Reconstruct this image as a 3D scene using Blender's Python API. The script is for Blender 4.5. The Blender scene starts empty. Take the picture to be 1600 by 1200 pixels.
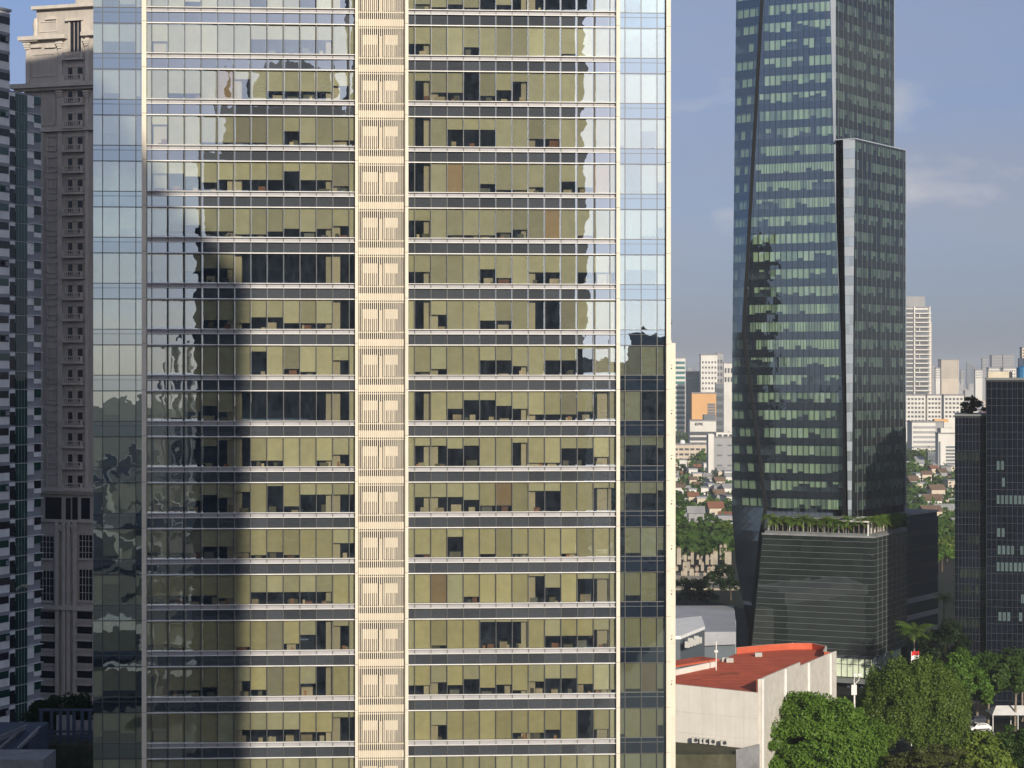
import bpy, math, random
import numpy as np
from mathutils import Vector, Matrix

R = math.radians
SC = bpy.context.scene
COL = SC.collection
random.seed(7)
CAMZ = 68.0            # eye height above the street (a room on the 17th floor)
F, CX, CY = 3200.0, 800.0, 590.0

# ------------------------------------------------------------------ camera
cam_d = bpy.data.cameras.new('camera')
cam = bpy.data.objects.new('camera', cam_d)
COL.objects.link(cam)
cam_d.sensor_width = 36.0
cam_d.lens = 72.0
cam_d.shift_y = -10.0 / 1600.0
cam_d.clip_start = 0.1
cam_d.clip_end = 60000
cam.location = (0, 0, CAMZ)
cam.rotation_euler = (R(90), 0, 0)
SC.camera = cam

# ------------------------------------------------------------------ sun, sky, exposure
SUN_EL, SUN_AZ = 18.0, 17.9          # azimuth measured from -Y (behind the camera) towards +X
sd = Vector((math.sin(R(SUN_AZ)) * math.cos(R(SUN_EL)), -math.cos(R(SUN_AZ)) * math.cos(R(SUN_EL)), math.sin(R(SUN_EL))))
sun_l = bpy.data.lights.new('sun', 'SUN')
sun_l.energy = 4.9
sun_l.angle = R(0.53)
sun_l.color = (1.0, 0.90, 0.74)
sun = bpy.data.objects.new('sun', sun_l)
COL.objects.link(sun)
sun.rotation_euler = sd.to_track_quat('Z', 'Y').to_euler()
sun.location = (300, -600, 400)

W = bpy.data.worlds.new('World')
SC.world = W
W.use_nodes = True
wn, wl = W.node_tree.nodes, W.node_tree.links
wn.clear()


def N(nodes, kind, **kw):
    n = nodes.new(kind)
    for k, v in kw.items():
        setattr(n, k, v)
    return n


def mth(nt, op, a, b=None, clamp=False):
    n = nt.nodes.new('ShaderNodeMath')
    n.operation = op
    n.use_clamp = clamp
    for i, v in enumerate((a, b)):
        if v is None:
            continue
        if isinstance(v, (int, float)):
            n.inputs[i].default_value = v
        else:
            nt.links.new(v, n.inputs[i])
    return n.outputs[0]


def ramp(nt, fac, stops, interp='LINEAR'):
    n = nt.nodes.new('ShaderNodeValToRGB')
    n.color_ramp.interpolation = interp
    while len(n.color_ramp.elements) < len(stops):
        n.color_ramp.elements.new(0.5)
    for e, (p, c) in zip(n.color_ramp.elements, stops):
        e.position = p
        e.color = (c, c, c, 1) if isinstance(c, (int, float)) else (*c, 1)
    nt.links.new(fac, n.inputs[0])
    return n.outputs[0]


def mixc(nt, fac, a, b, blend='MIX'):
    n = nt.nodes.new('ShaderNodeMix')
    n.data_type = 'RGBA'
    n.blend_type = blend
    for i, v in ((0, fac), (6, a), (7, b)):
        if isinstance(v, (int, float)):
            n.inputs[i].default_value = v
        elif isinstance(v, tuple):
            n.inputs[i].default_value = (*v, 1) if len(v) == 3 else v
        else:
            nt.links.new(v, n.inputs[i])
    return n.outputs[2]


def noise(nt, vec, scale, detail=3, rough=0.55, out=0):
    n = nt.nodes.new('ShaderNodeTexNoise')
    n.inputs['Scale'].default_value = scale
    n.inputs['Detail'].default_value = detail
    n.inputs['Roughness'].default_value = rough
    if vec is not None:
        nt.links.new(vec, n.inputs['Vector'])
    return n.outputs[out]


nt = W.node_tree
sky = N(wn, 'ShaderNodeTexSky', sky_type='NISHITA')
sky.sun_disc = False
sky.sun_elevation = R(SUN_EL)
sky.sun_rotation = R(180 - SUN_AZ)
sky.altitude = 30
sky.air_density = 1.0
sky.dust_density = 1.3
sky.ozone_density = 2.0
tc = N(wn, 'ShaderNodeTexCoord')
sep = N(wn, 'ShaderNodeSeparateXYZ')
wl.new(tc.outputs['Generated'], sep.inputs[0])
# small cumulus, flattened towards the horizon
mp = N(wn, 'ShaderNodeMapping')
mp.inputs['Scale'].default_value = (1.0, 1.0, 2.6)
mp.inputs['Location'].default_value = (6.6, 5.0, 0.05)
wl.new(tc.outputs['Generated'], mp.inputs[0])
c1 = noise(nt, mp.outputs[0], 5.5, 7, 0.55)
lowb = ramp(nt, sep.outputs[2], [(0.10, 0.0), (0.15, 0.045), (0.19, 0.045), (0.27, 0.0)])
cum = ramp(nt, mth(nt, 'ADD', c1, lowb), [(0.57, 0.0), (0.66, 1.0)])
band = ramp(nt, sep.outputs[2], [(0.035, 0.0), (0.075, 1.0), (0.25, 0.7), (0.55, 0.35)])
cum = mth(nt, 'MULTIPLY', cum, band)
cum = mth(nt, 'MULTIPLY', cum, 0.7)
# thin high veil
mp2 = N(wn, 'ShaderNodeMapping')
mp2.inputs['Scale'].default_value = (0.8, 0.8, 4.0)
mp2.inputs['Location'].default_value = (0.4, 2.0, 0.0)
wl.new(tc.outputs['Generated'], mp2.inputs[0])
c2 = noise(nt, mp2.outputs[0], 2.6, 6, 0.5)
veil = ramp(nt, c2, [(0.34, 0.0), (0.72, 1.0)], 'EASE')
veil = mth(nt, 'MULTIPLY', veil, 0.6)
# murky tropical haze lying along the whole horizon
hz = ramp(nt, sep.outputs[2], [(0.0, (0.70, 0.84, 1.45)), (0.052, (0.62, 0.70, 1.15)), (0.105, (0.66, 0.69, 1.04)), (0.175, (0.84, 0.81, 1.06)), (0.36, (1.05, 1.05, 1.1))])
skyc = mixc(nt, 1.0, sky.outputs[0], hz, 'MULTIPLY')
bw = N(wn, 'ShaderNodeRGBToBW')
wl.new(skyc, bw.inputs[0])
grey = N(wn, 'ShaderNodeCombineColor')
for i, k in enumerate((0.98, 1.03, 1.24)):
    wl.new(mth(nt, 'ADD', mth(nt, 'MULTIPLY', bw.outputs[0], k), 0.2), grey.inputs[i])
s1 = mixc(nt, veil, skyc, grey.outputs[0])
puff = N(wn, 'ShaderNodeCombineColor')
for i, (k, b) in enumerate(((1.22, 1.7), (1.24, 1.65), (1.28, 1.7))):
    wl.new(mth(nt, 'ADD', mth(nt, 'MULTIPLY', bw.outputs[0], k), b), puff.inputs[i])
s2 = mixc(nt, cum, s1, puff.outputs[0])
bg = N(wn, 'ShaderNodeBackground')
bg.inputs['Strength'].default_value = 0.095
wl.new(s2, bg.inputs[0])
wo = N(wn, 'ShaderNodeOutputWorld')
wl.new(bg.outputs[0], wo.inputs[0])

SC.view_settings.view_transform = 'Standard'
SC.view_settings.look = 'None'
SC.view_settings.exposure = 0.0
SC.view_settings.gamma = 1.0
SC.view_settings.use_curve_mapping = False
cy = SC.cycles
cy.max_bounces = 7
cy.diffuse_bounces = 3
cy.glossy_bounces = 4
cy.transmission_bounces = 4
cy.transparent_max_bounces = 16
cy.volume_bounces = 0
cy.sample_clamp_indirect = 4.0
cy.caustics_reflective = False
cy.caustics_refractive = False
cy.use_denoising = True

# ------------------------------------------------------------------ materials
MATS = {}


def new_mat(name):
    m = bpy.data.materials.new(name)
    m.use_nodes = True
    m.node_tree.nodes.clear()
    MATS[name] = m
    return m, m.node_tree


def solid(name, col, rough=0.7, var=0.12, scale=0.6, spec=0.3, metal=0.0, bump=0.0, stain_or_fold=0.0, objcol=False, streak=False):
    """plain painted / stone surface with tone variation, soot stains or painted fold streaks and fine relief, all keyed to world position"""
    m, t = new_mat(name)
    p = t.nodes.new('ShaderNodeBsdfPrincipled')
    g = t.nodes.new('ShaderNodeNewGeometry')
    n1 = noise(t, g.outputs['Position'], scale, 5)
    v = ramp(t, n1, [(0.3, 1 - var), (0.7, 1 + var)])
    base = (col[0], col[1], col[2], 1)
    c = mixc(t, 1.0, base, v, 'MULTIPLY')
    if stain_or_fold or streak:
        mpn = t.nodes.new('ShaderNodeMapping')
        mpn.inputs['Scale'].default_value = (1.0, 1.0, 0.06) if streak else (1, 1, 1)
        t.links.new(g.outputs['Position'], mpn.inputs[0])
        n2 = noise(t, mpn.outputs[0], 1.4, 6, 0.65)
        sv = ramp(t, n2, [(0.42, 0.0), (0.72, 1.0)])
        c = mixc(t, mth(t, 'MULTIPLY', sv, stain_or_fold or 0.3), c, (col[0] * 0.35, col[1] * 0.34, col[2] * 0.33, 1))
    if objcol:
        oi = t.nodes.new('ShaderNodeObjectInfo')
        c = mixc(t, 1.0, c, oi.outputs['Color'], 'MULTIPLY')
    t.links.new(c, p.inputs['Base Color'])
    p.inputs['Roughness'].default_value = rough
    p.inputs['Specular IOR Level'].default_value = spec
    p.inputs['Metallic'].default_value = metal
    if bump:
        b = t.nodes.new('ShaderNodeBump')
        b.inputs['Strength'].default_value = bump
        b.inputs['Distance'].default_value = 0.05
        t.links.new(noise(t, g.outputs['Position'], 9.0, 4), b.inputs['Height'])
        t.links.new(b.outputs[0], p.inputs['Normal'])
    o = t.nodes.new('ShaderNodeOutputMaterial')
    t.links.new(p.outputs[0], o.inputs[0])
    return m


def pane_mat(name, tint, refl, warp=0.004, edge=0.0, nscale=0.9, opaque=None, rough=0.0, rtint=(1, 1, 1), tilt=0.0015):
    """coated facade glass: see-through tint (or an opaque back) under a mirror coat, each sheet slightly warped"""
    m, t = new_mat(name)
    g = t.nodes.new('ShaderNodeNewGeometry')
    oi = t.nodes.new('ShaderNodeObjectInfo')
    at = t.nodes.new('ShaderNodeAttribute')
    at.attribute_name = 'sheet'
    rnd = mth(t, 'ADD', mth(t, 'MULTIPLY', oi.outputs['Random'], 97.0), mth(t, 'MULTIPLY', at.outputs['Fac'], 61.0))
    off = t.nodes.new('ShaderNodeCombineXYZ')
    for i, k in enumerate((1.0, 2.3, 0.7)):
        t.links.new(mth(t, 'MULTIPLY', rnd, k), off.inputs[i])
    add = t.nodes.new('ShaderNodeVectorMath')
    t.links.new(g.outputs['Position'], add.inputs[0])
    t.links.new(off.outputs[0], add.inputs[1])
    nz = noise(t, add.outputs[0], nscale, 2.5, 0.45, out=1)
    s1 = t.nodes.new('ShaderNodeVectorMath')
    s1.operation = 'SUBTRACT'
    t.links.new(nz, s1.inputs[0])
    s1.inputs[1].default_value = (0.5, 0.5, 0.5)
    s2 = t.nodes.new('ShaderNodeVectorMath')
    s2.operation = 'SCALE'
    t.links.new(s1.outputs[0], s2.inputs[0])
    s2.inputs['Scale'].default_value = warp
    wn_ = t.nodes.new('ShaderNodeTexWhiteNoise')
    wn_.noise_dimensions = '1D'
    t.links.new(rnd, wn_.inputs['W'])
    s3 = t.nodes.new('ShaderNodeVectorMath')
    s3.operation = 'SUBTRACT'
    t.links.new(wn_.outputs['Color'], s3.inputs[0])
    s3.inputs[1].default_value = (0.5, 0.5, 0.5)
    s4 = t.nodes.new('ShaderNodeVectorMath')
    s4.operation = 'SCALE'
    t.links.new(s3.outputs[0], s4.inputs[0])
    s4.inputs['Scale'].default_value = tilt
    sm = t.nodes.new('ShaderNodeVectorMath')
    t.links.new(s2.outputs[0], sm.inputs[0])
    t.links.new(s4.outputs[0], sm.inputs[1])
    cur = sm.outputs[0]
    if edge:
        uv = t.nodes.new('ShaderNodeUVMap')
        su = t.nodes.new('ShaderNodeSeparateXYZ')
        t.links.new(uv.outputs[0], su.inputs[0])
        cb = t.nodes.new('ShaderNodeCombineXYZ')
        for i, k in ((0, 0), (1, 2)):
            c = mth(t, 'SUBTRACT', mth(t, 'MULTIPLY', su.outputs[i], 2.0), 1.0)
            c5 = mth(t, 'MULTIPLY', mth(t, 'POWER', mth(t, 'ABSOLUTE', c), 13.0 if i == 0 else 17.0), mth(t, 'SIGN', c))
            t.links.new(mth(t, 'ADD', mth(t, 'MULTIPLY', c5, edge if i == 0 else -edge), mth(t, 'MULTIPLY', c, 0.0011)), cb.inputs[k])
        sm2 = t.nodes.new('ShaderNodeVectorMath')
        t.links.new(cur, sm2.inputs[0])
        t.links.new(cb.outputs[0], sm2.inputs[1])
        cur = sm2.outputs[0]
    ad = t.nodes.new('ShaderNodeVectorMath')
    t.links.new(g.outputs['Normal'], ad.inputs[0])
    t.links.new(cur, ad.inputs[1])
    nm = t.nodes.new('ShaderNodeVectorMath')
    nm.operation = 'NORMALIZE'
    t.links.new(ad.outputs[0], nm.inputs[0])
    gl = t.nodes.new('ShaderNodeBsdfGlossy')
    gl.inputs['Color'].default_value = (*rtint, 1)
    gl.inputs['Roughness'].default_value = rough
    t.links.new(nm.outputs[0], gl.inputs['Normal'])
    if opaque is None:
        tr = t.nodes.new('ShaderNodeBsdfTransparent')
        # dusty film varies the tint a little from sheet to sheet
        tv = ramp(t, wn_.outputs['Value'], [(0.0, 0.9), (1.0, 1.06)])
        t.links.new(mixc(t, 1.0, (*tint, 1), tv, 'MULTIPLY'), tr.inputs[0])
        back = tr
        df = t.nodes.new('ShaderNodeBsdfDiffuse')
        df.inputs[0].default_value = (0.36, 0.45, 0.58, 1)  # bluish film: dust plus a reflected veil painted into the colour
        mpn = t.nodes.new('ShaderNodeMapping')
        mpn.inputs['Scale'].default_value = (1.0, 1.0, 0.35)
        t.links.new(add.outputs[0], mpn.inputs[0])
        dust_veil = ramp(t, noise(t, mpn.outputs[0], 2.2, 6, 0.7), [(0.36, 0.015), (0.82, 0.11)])
        mx0 = t.nodes.new('ShaderNodeMixShader')
        t.links.new(dust_veil, mx0.inputs[0])
        t.links.new(tr.outputs[0], mx0.inputs[1])
        t.links.new(df.outputs[0], mx0.inputs[2])
        back = mx0
    else:
        df = t.nodes.new('ShaderNodeBsdfDiffuse')
        tv = ramp(t, wn_.outputs['Value'], [(0.0, 0.75), (1.0, 1.2)])
        t.links.new(mixc(t, 1.0, (*opaque, 1), tv, 'MULTIPLY'), df.inputs[0])
        back = df
    lw = t.nodes.new('ShaderNodeLayerWeight')
    lw.inputs['Blend'].default_value = 0.5
    fac = mth(t, 'ADD', mth(t, 'MULTIPLY', mth(t, 'POWER', lw.outputs['Facing'], 5.0), 1.0 - refl), refl, clamp=True)
    mx = t.nodes.new('ShaderNodeMixShader')
    t.links.new(fac, mx.inputs[0])
    t.links.new(back.outputs[0], mx.inputs[1])
    t.links.new(gl.outputs[0], mx.inputs[2])
    o = t.nodes.new('ShaderNodeOutputMaterial')
    t.links.new(mx.outputs[0], o.inputs[0])
    return m


def leaf_mat(name, c0, c1, trans=0.35):
    m, t = new_mat(name)
    g = t.nodes.new('ShaderNodeNewGeometry')
    oi = t.nodes.new('ShaderNodeObjectInfo')
    n1 = noise(t, g.outputs['Position'], 0.35, 3)
    f = mth(t, 'ADD', mth(t, 'MULTIPLY', g.outputs['Random Per Island'], 0.6), mth(t, 'MULTIPLY', n1, 0.5), clamp=True)
    f = mth(t, 'ADD', f, mth(t, 'MULTIPLY', mth(t, 'SUBTRACT', oi.outputs['Random'], 0.5), 0.35), clamp=True)
    c = mixc(t, f, (*c0, 1), (*c1, 1))
    d = t.nodes.new('ShaderNodeBsdfDiffuse')
    tl = t.nodes.new('ShaderNodeBsdfTranslucent')
    t.links.new(c, d.inputs[0])
    t.links.new(mixc(t, 0.5, c, (c1[0] * 1.4, c1[1] * 1.4, c1[2] * 0.7, 1)), tl.inputs[0])
    mx = t.nodes.new('ShaderNodeMixShader')
    mx.inputs[0].default_value = trans
    t.links.new(d.outputs[0], mx.inputs[1])
    t.links.new(tl.outputs[0], mx.inputs[2])
    gl = t.nodes.new('ShaderNodeBsdfGlossy')
    gl.inputs['Roughness'].default_value = 0.45
    m2 = t.nodes.new('ShaderNodeMixShader')
    m2.inputs[0].default_value = 0.012
    t.links.new(mx.outputs[0], m2.inputs[1])
    t.links.new(gl.outputs[0], m2.inputs[2])
    o = t.nodes.new('ShaderNodeOutputMaterial')
    t.links.new(m2.outputs[0], o.inputs[0])
    return m


solid('white_metal', (0.76, 0.745, 0.72), 0.45, 0.07, 0.8, 0.4, stain_or_fold=0.18, streak=True)
solid('cream_clad', (0.70, 0.64, 0.54), 0.6, 0.06, 0.5, 0.3, stain_or_fold=0.10, streak=True)
solid('cream_infill', (0.60, 0.53, 0.42), 0.7, 0.08, 0.7, 0.2, stain_or_fold=0.12, streak=True)
solid('slot_dark', (0.035, 0.036, 0.042), 0.8, 0.2, 1.0)
solid('mullion', (0.075, 0.077, 0.08), 0.4, 0.1, 1.0, 0.5)
solid('ledge_grey', (0.34, 0.34, 0.36), 0.5, 0.1, 0.6, 0.4)
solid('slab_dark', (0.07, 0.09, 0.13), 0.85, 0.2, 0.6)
solid('room_wall', (0.22, 0.30, 0.46), 0.9, 0.35, 0.4)
solid('room_col', (0.56, 0.50, 0.36), 0.8, 0.08, 0.8)
solid('blind', (0.60, 0.575, 0.41), 0.9, 0.08, 1.1, 0.1, objcol=True, stain_or_fold=0.10, streak=True)  # streaks put shading of vertical folds and cloth texture into the colour
solid('desk', (0.50, 0.44, 0.31), 0.7, 0.3, 0.7, objcol=True)
solid('roof_grey', (0.24, 0.24, 0.25), 0.9, 0.25, 0.3, stain_or_fold=0.3)
pane_mat('vision_glass', (0.84, 0.85, 0.78), 0.30, 0.012, 0.14, tilt=0.003, rtint=(0.80, 0.94, 1.0))
pane_mat('spandrel_glass', (0, 0, 0), 0.30, 0.012, 0.14, tilt=0.003, opaque=(0.075, 0.083, 0.095), rtint=(0.76, 0.90, 1.0))
pane_mat('bay_glass', (0.66, 0.70, 0.66), 0.39, 0.008, 0.0, rtint=(0.80, 0.96, 0.97))
pane_mat('bay_spandrel', (0, 0, 0), 0.39, 0.008, 0.0, opaque=(0.018, 0.025, 0.04), rtint=(0.68, 0.86, 0.95))

# ------------------------------------------------------------------ helpers
def link(o, parent=None):
    COL.objects.link(o)
    if parent is not None:
        o.parent = parent
    return o


def thing(name, label, cat, loc=(0, 0, 0), rotz=0.0, group=None):
    o = bpy.data.objects.new(name, None)
    o.empty_display_size = 0.5
    o.location = loc
    o.rotation_euler = (0, 0, rotz)
    tag(o, label, cat, group, 'thing')
    return link(o)


def tag(o, label=None, cat=None, group=None, kind=None):
    if label:
        o['label'] = label
    if cat:
        o['category'] = cat
    if group:
        o['group'] = group
    if kind:
        o['kind'] = kind
    return o


CUBES = {}
CV = [(-.5, -.5, -.5), (.5, -.5, -.5), (.5, .5, -.5), (-.5, .5, -.5), (-.5, -.5, .5), (.5, -.5, .5), (.5, .5, .5), (-.5, .5, .5)]
CF = [(0, 3, 2, 1), (4, 5, 6, 7), (0, 1, 5, 4), (1, 2, 6, 5), (2, 3, 7, 6), (3, 0, 4, 7)]


def cube_mesh(mat):
    if mat not in CUBES:
        me = bpy.data.meshes.new('block_' + mat)
        me.from_pydata(CV, [], CF)
        me.materials.append(MATS[mat])
        CUBES[mat] = me
    return CUBES[mat]


def box(name, x0, x1, y0, y1, z0, z1, mat, parent=None, color=None, rotz=0.0):
    o = bpy.data.objects.new(name, cube_mesh(mat))
    o.location = ((x0 + x1) / 2, (y0 + y1) / 2, (z0 + z1) / 2)
    o.scale = (abs(x1 - x0), abs(y1 - y0), abs(z1 - z0))
    o.rotation_euler = (0, 0, rotz)
    if color:
        o.color = (*color, 1)
    return link(o, parent)


def sub(child, part):
    """hang a piece on a part, keeping it where it is"""
    child.parent = part
    child.matrix_parent_inverse = part.matrix_basis.inverted()
    return child


class MB:
    """collects faces for one mesh object"""
    def __init__(self):
        self.v, self.f, self.m, self.uv, self.sheet = [], [], [], [], []

    def face(self, pts, m=0, sheet=0.0, uv=None):
        b = len(self.v)
        self.v += [tuple(p) for p in pts]
        self.f.append(tuple(range(b, b + len(pts))))
        self.m.append(m)
        self.sheet.append(sheet)
        self.uv += list(uv) if uv else [(0, 0), (1, 0), (1, 1), (0, 1)][:len(pts)] if len(pts) <= 4 else [(0.5, 0.5)] * len(pts)

    def box(self, x0, x1, y0, y1, z0, z1, m=0):
        p = [(x0, y0, z0), (x1, y0, z0), (x1, y1, z0), (x0, y1, z0), (x0, y0, z1), (x1, y0, z1), (x1, y1, z1), (x0, y1, z1)]
        for q in CF:
            self.face([p[i] for i in q], m)

    def prism(self, poly, z0, z1, m=0, mtop=None, bottom=True):
        """poly counter-clockwise seen from above"""
        n = len(poly)
        zt = z1 if isinstance(z1, (list, tuple)) else [z1] * n
        for i in range(n):
            j = (i + 1) % n
            self.face([(*poly[i], z0), (*poly[j], z0), (*poly[j], zt[j]), (*poly[i], zt[i])], m)
        self.face([(*poly[i], zt[i]) for i in range(n)], m if mtop is None else mtop)
        if bottom:
            self.face([(*p, z0) for p in reversed(poly)], m)

    def tube(self, pts, rad, n=6, m=0):
        pts = [Vector(p) for p in pts]
        rings = []
        for i, p in enumerate(pts):
            d = (pts[min(i + 1, len(pts) - 1)] - pts[max(i - 1, 0)]).normalized()
            a = d.cross(Vector((0.3, 0.9, 0.1))).normalized()
            if a.length < 0.1:
                a = d.cross(Vector((1, 0, 0))).normalized()
            b = d.cross(a)
            r = rad[i] if isinstance(rad, (list, tuple)) else rad
            rings.append([p + (a * math.cos(2 * math.pi * k / n) + b * math.sin(2 * math.pi * k / n)) * r for k in range(n)])
        for i in range(len(rings) - 1):
            for k in range(n):
                l = (k + 1) % n
                self.face([rings[i][k], rings[i][l], rings[i + 1][l], rings[i + 1][k]], m)
        self.face(rings[-1], m)
        self.face(list(reversed(rings[0])), m)

    def build(self, name, mats, parent=None, smooth=False):
        me = bpy.data.meshes.new(name)
        me.from_pydata(self.v, [], self.f)
        for mm in ([mats] if isinstance(mats, str) else mats):
            me.materials.append(MATS[mm])
        me.polygons.foreach_set('material_index', self.m)
        if smooth:
            me.polygons.foreach_set('use_smooth', [True] * len(self.f))
        ul = me.uv_layers.new(name='UVMap')
        ul.data.foreach_set('uv', [c for p in self.uv for c in p])
        if any(self.sheet):
            a = me.attributes.new('sheet', 'FLOAT', 'FACE')
            a.data.foreach_set('value', self.sheet)
        o = bpy.data.objects.new(name, me)
        return link(o, parent)


def P(u, v, d):
    """a point d metres ahead of the camera's place, seen in the direction of photo pixel u, v"""
    return Vector(((u - CX) / F * d, d, CAMZ + (CY - v) / F * d))


def zat(v, d):
    return CAMZ + (CY - v) / F * d


def onplane(u, v, p0, n):
    r = Vector(((u - CX) / F, 1.0, (CY - v) / F))
    o = Vector((0, 0, CAMZ))
    return o + r * ((p0 - o).dot(n) / r.dot(n))


# ------------------------------------------------------------------ the ground
def ground_mat():
    m, t = new_mat('ground')
    g = t.nodes.new('ShaderNodeNewGeometry')
    n1 = noise(t, g.outputs['Position'], 0.012, 6, 0.6)
    n2 = noise(t, g.outputs['Position'], 0.15, 5, 0.6)
    c = mixc(t, ramp(t, n1, [(0.4, 0.0), (0.6, 1.0)]), (0.013, 0.022, 0.011, 1), (0.032, 0.031, 0.030, 1))
    c = mixc(t, ramp(t, n2, [(0.35, 0.0), (0.75, 0.7)]), c, (0.045, 0.042, 0.04, 1))
    p = t.nodes.new('ShaderNodeBsdfPrincipled')
    p.inputs['Roughness'].default_value = 0.95
    p.inputs['Specular IOR Level'].default_value = 0.1
    t.links.new(c, p.inputs['Base Color'])
    o = t.nodes.new('ShaderNodeOutputMaterial')
    t.links.new(p.outputs[0], o.inputs[0])


ground_mat()
b = MB()
b.face([(-9000, -6000, 0), (14000, -6000, 0), (14000, 30000, 0), (-9000, 30000, 0)])
tag(b.build('ground', 'ground'), kind='structure')

# ------------------------------------------------------------------ the big office tower
A = R(3.4)
D = 179.6
FOOT = Vector((-D * math.sin(A), D * math.cos(A), 0))


def S(u):
    k = (u - CX) / F
    return (k * D * math.cos(A) + D * math.sin(A)) / (math.cos(A) - k * math.sin(A))


tower = thing('office_tower', 'tall glass office tower with cream louvred centre strip filling the middle of the view', 'office tower', FOOT, A)
FL = 4.0
Z1 = CAMZ + (CY - 39.3) / 17.85
ROWS = range(-1, 19)
TOP = 172.0


def ztr(r):
    return Z1 - FL * (r - 1)


sBL, sPL, sPL2, sC0, sC1, sC2, sC3, sPR, sPR2, sBR, sE = [S(u) for u in (145, 222.3, 229.3, 555, 559.6, 633, 638, 962.3, 968, 1040.5, 1047.5)]
SECT = []      # (edges of sheets, kind)
sec_l = [sPL2] + [S(237 + i * (545.8 - 237) / 12) for i in range(13)] + [sC0]
sec_r = [sC3] + [S(648 + i * (953 - 648) / 12) for i in range(13)] + [sPR]
bay_l = [sBL, S(159.7), S(185.7), S(211.7), sPL]
bay_r = [sPR2, S(977.2), S(1002.4), S(1027.4), sBR]
COVL = {-1: 'FF8FFFFFFF7F', 0: 'FF8FFF0FF0F6', 1: '6FFFFF55555F', 2: 'F88FF3F77775', 3: '3FF9999F59F8', 4: '445766663668', 5: 'F86889987876', 6: '6F6550000000',
        7: 'FFF778668880', 8: 'FFFFFF2F89F5', 9: '897570000000', 10: '00031088FF86', 11: '686453F18444', 12: '888668989FF5', 13: '77778F66666F',
        14: '89FFF9FF8502', 15: '3887F58FF60F', 16: '6FFFF6666772', 17: 'FFFFFFF9FFFF', 18: 'F7FF5FF9FFFF'}
COVR = {-1: 'FF7FFFF5FFFF', 0: '89890833350F', 1: '6FF7FFFFF9FF', 2: '3770863FFFFF', 3: '0F444FF77FFF', 4: '0FFF7998F68F', 5: '4F99987FFF9F', 6: '6FFF58F66F66',
        7: '05FF77F00FFF', 8: '98FF557F551F', 9: '0F6335688870', 10: '3343FF299447', 11: '555688F33FF2', 12: '9F3F9F9FF9FF', 13: 'FFF8FFF15F22',
        14: 'F9FF111F6664', 15: '767587965579', 16: 'F5FFFF887F07', 17: 'FFFF8FFFFFFF', 18: 'FFF6FFFF9FFF'}
BAYL = {0: 'F09F', 1: 'F66F', 2: 'F8F9', 3: 'F6F0', 4: 'FFFF', 5: 'FF7F', 6: 'FFFF', 7: 'FF0F', 8: 'FFFF', 9: '08F0', 10: 'F00F', 11: '3FF0', 12: '09F0', 13: 'F30F', 14: 'FFF0', 15: 'F880', 16: '867F'}
BAYR = {0: 'F0FF', 1: 'FFFF', 2: 'FFFF', 3: '9F4F', 4: 'F0F6', 5: 'FF96', 6: 'F55F', 7: 'F000', 8: 'FFFF', 9: 'FF00', 10: 'F334', 11: 'F443', 12: '09F8', 13: 'F8F0', 14: 'FFFF', 15: 'F9F9', 16: '9FF6'}
cov = lambda ch: 1.0 if ch == 'F' else int(ch) / 10.0

UNIT = {}


def pane_mesh(mat):
    if mat not in UNIT:
        q = MB()
        q.face([(-.5, 0, -.5), (.5, 0, -.5), (.5, 0, .5), (-.5, 0, .5)])
        q.face([(-.5, .02, .5), (.5, .02, .5), (.5, .02, -.5), (-.5, .02, -.5)]) if False else None
        o = q.build('sheet', mat)
        me = o.data
        bpy.data.objects.remove(o)
        UNIT[mat] = me
    return UNIT[mat]


def pane(name, x0, x1, z0, z1, y, mat):
    o = bpy.data.objects.new(name, pane_mesh(mat))
    o.location = ((x0 + x1) / 2, y, (z0 + z1) / 2)
    o.scale = (x1 - x0, 1, z1 - z0)
    return link(o, tower)


rng = random.Random(3)
vis, spn, bld = [], [], []
for r in ROWS:
    zt = ztr(r)
    for edges, codes, bay in ((sec_l, COVL, 0), (sec_r, COVR, 0), (bay_l, BAYL, 1), (bay_r, BAYR, 1)):
        n = len(edges) - 1
        code = codes.get(r, 'FFFF')
        for i in range(n):
            x0, x1 = edges[i], edges[i + 1]
            y = 0.28 if bay else 0.0
            vis.append(((x1 - x0), x0, x1, zt - 2.62, zt - 0.05, y, bay, r))
            spn.append(((x1 - x0), x0, x1, zt - 3.96 if not bay else zt - 3.97, zt - 3.05 if not bay else zt - 2.66, y, bay, r))
            if bay:
                c = cov(code[i])
            else:
                c = 1.0 if i in (0, n - 1) and rng.random() < 0.7 else (cov(code[0 if i == 0 else 11]) if i in (0, n - 1) else cov(code[i - 1]))
            if c > 0.05:
                bld.append(((x1 - x0) * c, x0 + 0.035, x1 - 0.035, zt - 0.06 - c * 2.54, zt - 0.06, y + 0.16, bay, r))


def visible_key(e):
    r = e[-1]
    return -(e[0] * (1.0 if 0 <= r <= 16 else 0.2))


for lst, name, mats in ((vis, 'window_pane', ('vision_glass', 'bay_glass')), (spn, 'spandrel_pane', ('spandrel_glass', 'bay_spandrel'))):
    lst.sort(key=visible_key)
    for e in lst[:300]:
        pane(name, e[1], e[2], e[3], e[4], e[5], mats[e[6]])
    q = MB()
    for e in lst[300:]:
        q.face([(e[1], e[5], e[3]), (e[2], e[5], e[3]), (e[2], e[5], e[4]), (e[1], e[5], e[4])], e[6], rng.random() + 0.01)
    tag(q.build(name + 's', mats, tower), kind='stuff')
bld.sort(key=visible_key)
ROWK = {r: rng.uniform(0.9, 1.08) for r in range(-2, 20)}


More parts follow.
